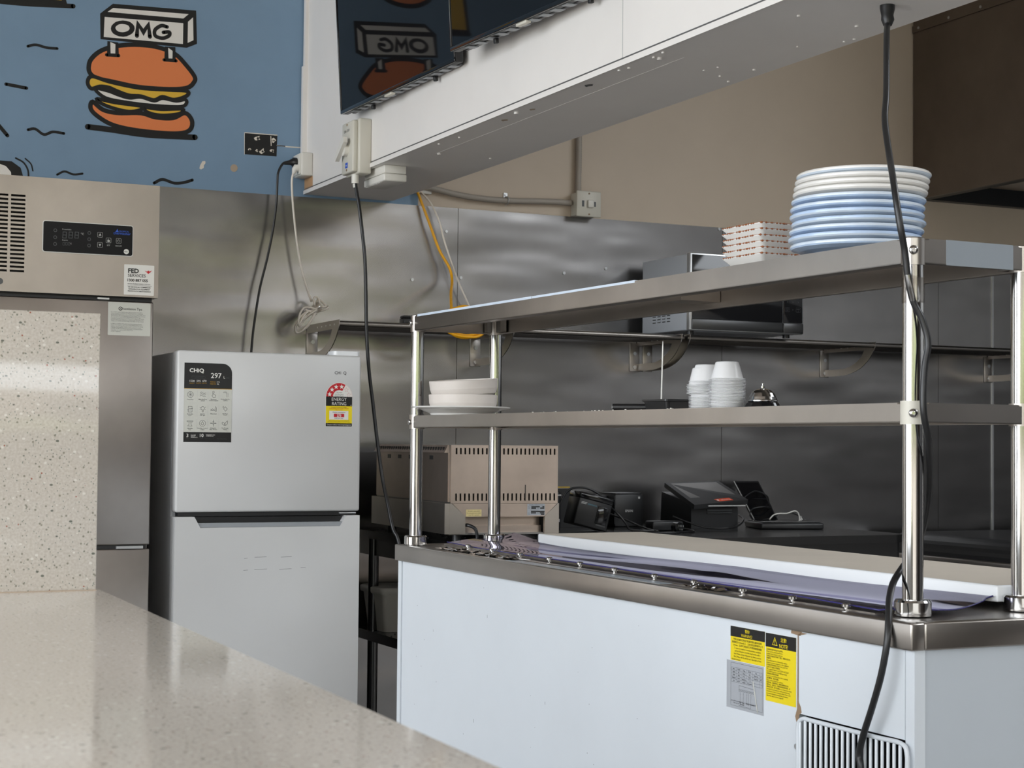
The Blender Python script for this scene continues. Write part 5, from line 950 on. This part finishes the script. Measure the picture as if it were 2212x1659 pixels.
cab('cable', 'black cable snaking across the bench from the receipt printer', [(3.04, 5.56, .985), (3.09, 5.50, .96), (3.14, 5.46, .934), (3.10, 5.30, .931), (3.02, 5.24, .931), (3.12, 5.22, .931), (3.2, 5.26, .931), (3.25, 5.30, .931), (3.22, 5.36, .94)], .0035, 'cable')
cab('cable', 'black cable hanging in a curve across the terminal base', [(3.28, 5.50, .975), (3.32, 5.46, .955), (3.38, 5.42, .935), (3.46, 5.40, .934), (3.53, 5.44, .94), (3.58, 5.48, .96), (3.60, 5.54, .975)], .0035, 'cable')
cab('cable', 'black cord wrapped around the leaning tablet', [(3.75, 5.76, 1.02), (3.79, 5.77, 1.045), (3.85, 5.80, 1.058), (3.90, 5.80, 1.04), (3.918, 5.81, 1.01), (3.91, 5.78, .99), (3.85, 5.735, .998), (3.79, 5.735, .99), (3.755, 5.70, .965), (3.76, 5.66, .945), (3.80, 5.62, .957)], .003, 'cable')
cab('cable', 'white charging cable curling on the bench by the tablet', [(3.753, 5.56, .957), (3.785, 5.58, .972), (3.818, 5.59, .977), (3.861, 5.60, .977), (3.896, 5.60, .986), (3.90, 5.58, .979), (3.865, 5.52, .958), (3.82, 5.47, .943), (3.815, 5.49, .945), (3.835, 5.52, .945), (3.927, 5.60, .953), (3.955, 5.64, .962), (3.968, 5.655, .955), (3.966, 5.63, .940), (3.955, 5.56, .930), (3.927, 5.50, .929), (3.889, 5.49, .929)], .0026, 'paper')
cab('cable', 'thin black cable end curling beside the white charging cable', [(3.86, 5.68, .961), (3.90, 5.70, .974), (3.945, 5.70, .974), (3.965, 5.68, .966), (3.96, 5.62, .951), (3.925, 5.54, .935), (3.915, 5.52, .9292)], .0024, 'cable')
# dark appliance at the far right
t = Thing('griddle_bench', 'dark cooking bench with black curved guard behind the prep table at right', 'griddle', (5.3, 5.4, 0))
t.part('cabinet', B().box(4.53, 6.2, 4.98, 5.80, .05, .762), 'hood_steel'); t.part('ledge', B().box(4.507, 6.25, 4.955, 5.84, .762, .80, .003), 'steel', None, 'steel edge ledge')
gp = Pane((0, 0, 0), (1, 0, 0), (0, 0, 1), (0, -1, 0))
arc = [(4.545+.085-.085*math.cos(a), .80+.083*math.sin(a)) for a in [i*PI/16 for i in range(9)]]
t.part('guard', B().prism(gp, [(4.545, .8005)]+arc+[(6.2, .8845), (6.2, .8005)], -5.83, -5.05), 'black', None, 'black curved guard'); t.part('lip', B().box(4.63, 6.2, 5.04, 5.06, .879, .887), 'blackgloss')
# ================================================================== HANGING CABLES
t = Thing('fridge_cable', 'black power cable hanging from the outlet down behind the fridge', 'cable', (1.86, 5.895, 2.255))
t.part('cord', B().tube(smooth_path([(1.895, 5.895, 2.256), (1.868, 5.892, 2.248), (1.850, 5.89, 2.215), (1.847, 5.89, 2.18), (1.844, 5.89, 2.10), (1.832, 5.89, 2.0), (1.812, 5.89, 1.897), (1.788, 5.89, 1.795), (1.772, 5.89, 1.693), (1.761, 5.89, 1.594), (1.752, 5.88, 1.45), (1.75, 5.88, 1.2)], 8), .0045, 8), 'cable')
t.part('plug', B().tube([(1.920, 5.897, 2.256), (1.907, 5.897, 2.256), (1.903, 5.896, 2.256), (1.893, 5.895, 2.254), (1.872, 5.893, 2.25)], [.018, .018, .013, .009, .006], 14), 'black', None, 'black plug')
t = Thing('white_power_cable', 'off-white power cable hanging from the outlet to the left shelf bracket', 'cable', (1.90, 5.90, 2.22))
t.part('cord', B().tube(smooth_path([(1.903, 5.875, 2.222), (1.898, 5.88, 2.18), (1.907, 5.885, 2.083), (1.922, 5.885, 1.967), (1.941, 5.885, 1.867), (1.964, 5.875, 1.785), (1.972, 5.86, 1.75)], 6), .0042, 8), 'wcable')
t.part('plug', B().tube([(1.9195, 5.872, 2.232), (1.910, 5.872, 2.232), (1.906, 5.873, 2.226), (1.902, 5.875, 2.212)], [.014, .014, .011, .006], 12), 'plastic', None, 'white plug')
LOOPS = [[(1.984,1.7187),(1.9598,1.7253),(1.9378,1.7234),(1.9201,1.7045),(1.9109,1.6793),(1.9118,1.6612),(1.9198,1.6557),(1.9267,1.6646),(1.9404,1.6843),(1.9601,1.7042),(1.98,1.7166)],[(1.986,1.7168),(1.968,1.7122),(1.9461,1.7065),(1.9264,1.6856),(1.9167,1.6642),(1.9228,1.6597),(1.9404,1.6805),(1.9602,1.6985),(1.984,1.7148)],[(1.984,1.7187),(1.9521,1.7001),(1.9265,1.6799),(1.9092,1.6639),(1.9051,1.6447),(1.9132,1.6345),(1.9251,1.6349),(1.9369,1.6459),(1.9565,1.6734),(1.9702,1.697),(1.982,1.7147)],[(1.984,1.7167),(1.9742,1.6971),(1.9566,1.6658),(1.937,1.6421),(1.9231,1.633),(1.9091,1.641),(1.9058,1.66),(1.9164,1.6833),(1.9401,1.7053),(1.976,1.7183)],[(1.9419,1.7169),(1.96,1.709),(1.9842,1.7024),(1.9801,1.7108),(1.9601,1.7023)],[(1.9799,1.7262),(1.9754,1.7548),(1.9853,1.7658),(1.9954,1.7643),(1.9987,1.75),(1.9938,1.7364),(1.9859,1.7245)],[(1.9859,1.7245),(1.9955,1.7557),(2.0036,1.758),(2.0159,1.745),(2.0211,1.7337),(2.008,1.7293),(1.9939,1.7268)],[(1.984,1.7187),(2.008,1.7293),(2.0322,1.7327),(2.0333,1.7304),(2.0122,1.7179),(1.992,1.719)]]
b = B()
for k, lp_ in enumerate(LOOPS): b.tube(smooth_path([(x, 5.83+.004*k+.012*math.sin(i*1.1+k), z) for i, (x, z) in enumerate(lp_)], 5), .0038, 7)
t.part('bundle', b, 'wcable', None, 'knotted loops of off-white cable')
t.part('tape_wrap', B().tube([(1.972, 5.848, 1.712), (1.984, 5.848, 1.722), (1.996, 5.848, 1.732), (2.002, 5.848, 1.735)], [.012, .0185, .018, .012], 12, 0, False), 'tape', None, 'clear tape wrapping the bundle')
t = Thing('isolator_cable', 'thick black cable hanging from the isolator switch past the fridge', 'cable', (1.93, 5.30, 2.10))
t.part('cord', B().tube(smooth_path([(1.93, 5.30, 2.115), (1.932, 5.29, 2.07), (1.937, 5.28, 2.026), (1.944, 5.27, 1.95), (1.953, 5.26, 1.843), (1.958, 5.26, 1.722), (1.962, 5.26, 1.6), (1.972, 5.26, 1.478), (1.983, 5.25, 1.372), (1.992, 5.23, 1.25), (2.004, 5.21, 1.128), (2.012, 5.18, 1.044), (2.02, 5.15, .963), (2.035, 5.13, .91), (2.06, 5.10, .7), (2.07, 5.08, .3)], 6), .0062, 8), 'cable')
t.part('gland_nut', B().cyl((1.93, 5.30, 2.0985), (1.931, 5.297, 2.085), .0085, 10), 'plastic')
t = Thing('yellow_cable', 'yellow extension cable dropping from the wall and coiled on the wire shelf', 'cable', (2.45, 5.8, 1.67))
t.part('cord', B().tube(smooth_path([(2.409, 5.93, 2.19), (2.45, 5.91, 2.073), (2.489, 5.90, 1.97), (2.522, 5.88, 1.903), (2.521, 5.85, 1.852), (2.47, 5.74, 1.795), (2.42, 5.62, 1.735), (2.405, 5.575, 1.70)], 6), .0055, 8), 'ycable')
pts = []
for k in range(30): a = 2*PI*k/10+.3; rx = .085+.006*math.sin(k*1.7); pts.append((2.455+rx*math.cos(a), 5.572+.012*math.sin(a)+.006*math.sin(k), 1.672+.056*math.sin(a)*(1 if k < 20 else .8)+.003*(k % 3)))
t.part('coil', B().tube(smooth_path(pts, 4), .0055, 7), 'ycable', None, 'coiled yellow loops')
cab('white_cable', 'thin off-white cable hanging beside the yellow cable', [(2.425, 5.93, 2.19), (2.463, 5.92, 2.144), (2.493, 5.91, 2.076), (2.511, 5.905, 2.007), (2.541, 5.90, 1.92), (2.57, 5.90, 1.851), (2.6, 5.90, 1.791), (2.617, 5.90, 1.757), (2.635, 5.90, 1.70), (2.64, 5.90, 1.676)], .0036, 'wcable')
t = Thing('hanging_cord', 'thick black cord dropping from the bulkhead and taped to the corner post', 'cable', (2.17, 2.8, 2.149))
t.part('cord', B().tube(smooth_path([(2.174, 2.80, 2.11), (2.133, 2.75, 2.065), (2.055, 2.65, 1.93), (2.013, 2.60, 1.862), (1.962, 2.52, 1.775), (1.903, 2.432, 1.708), (1.897, 2.408, 1.637), (1.912, 2.413, 1.589), (1.921, 2.415, 1.541), (1.933, 2.416, 1.50), (1.948, 2.41, 1.468), (1.957, 2.405, 1.427), (1.950, 2.405, 1.386), (1.944, 2.402, 1.337), (1.946, 2.402, 1.297), (1.962, 2.41, 1.256), (1.981, 2.43, 1.221), (2.001, 2.455, 1.163), (2.005, 2.475, 1.10), (2.0, 2.49, 1.058), (1.975, 2.49, 1.03), (1.93, 2.465, 1.001), (1.893, 2.43, .975), (1.868, 2.40, .951), (1.853, 2.385, .905), (1.848, 2.395, .846), (1.848, 2.42, .787), (1.852, 2.45, .734), (1.855, 2.465, .698), (1.853, 2.458, .66), (1.852, 2.46, .5), (1.86, 2.47, .3)], 8), .0062, 10), 'cable')
t.part('plug', B().tube([(2.176, 2.803, 2.149), (2.176, 2.803, 2.142), (2.175, 2.802, 2.128), (2.1745, 2.80, 2.118), (2.174, 2.80, 2.106)], [.0155, .0155, .0125, .0135, .0085], 14), 'black', None, 'ribbed black plug')
b = B(); rr_ = []
for z, cx, cy, g_ in ((1.500, 1.933, 2.416, .0002), (1.506, 1.9325, 2.416, .0012), (1.522, 1.928, 2.4155, .0016), (1.538, 1.9225, 2.415, .001), (1.546, 1.9205, 2.415, .0002)):
    cs = ((1.96-.0285*0, 2.45, .0195), (cx, cy, .0066)); ring_ = []
    for j in range(28):
        d_ = (math.cos(2*PI*j/28), math.sin(2*PI*j/28)); q = max(cs, key=lambda c: c[0]*d_[0]+c[1]*d_[1]+c[2]); ring_.append(Vector((q[0]+(q[2]+g_)*d_[0], q[1]+(q[2]+g_)*d_[1], z)))
    rr_.append(ring_)
t.part('tape', b.rings(rr_, 0, True, False), 'tape', None, 'clear tape around cord and post')

# unseen cabinet-shaped dark block, added to shade the prep table's end
t = Thing('shade_block', 'tall dark cabinet-shaped block added out of view to shade the prep table end', 'cabinet', (2.55, .85, 0))
t.part('body', B().box(2.12, 2.98, .50, 1.25, .08, 1.95, .01), 'hood_steel'); t.part('added_plinth', B().box(2.14, 2.96, .53, 1.22, 0, .08), 'black')
t.part('door', B().box(2.095, 2.12, .51, 1.24, .10, 1.93, .004), 'blackgloss', None, 'dark glossy door face of the added block'); t.part('added_handle', B().tube([(2.095, .60, .8), (2.06, .60, .82), (2.06, .60, 1.28), (2.095, .60, 1.3)], .009, 8), 'steel')
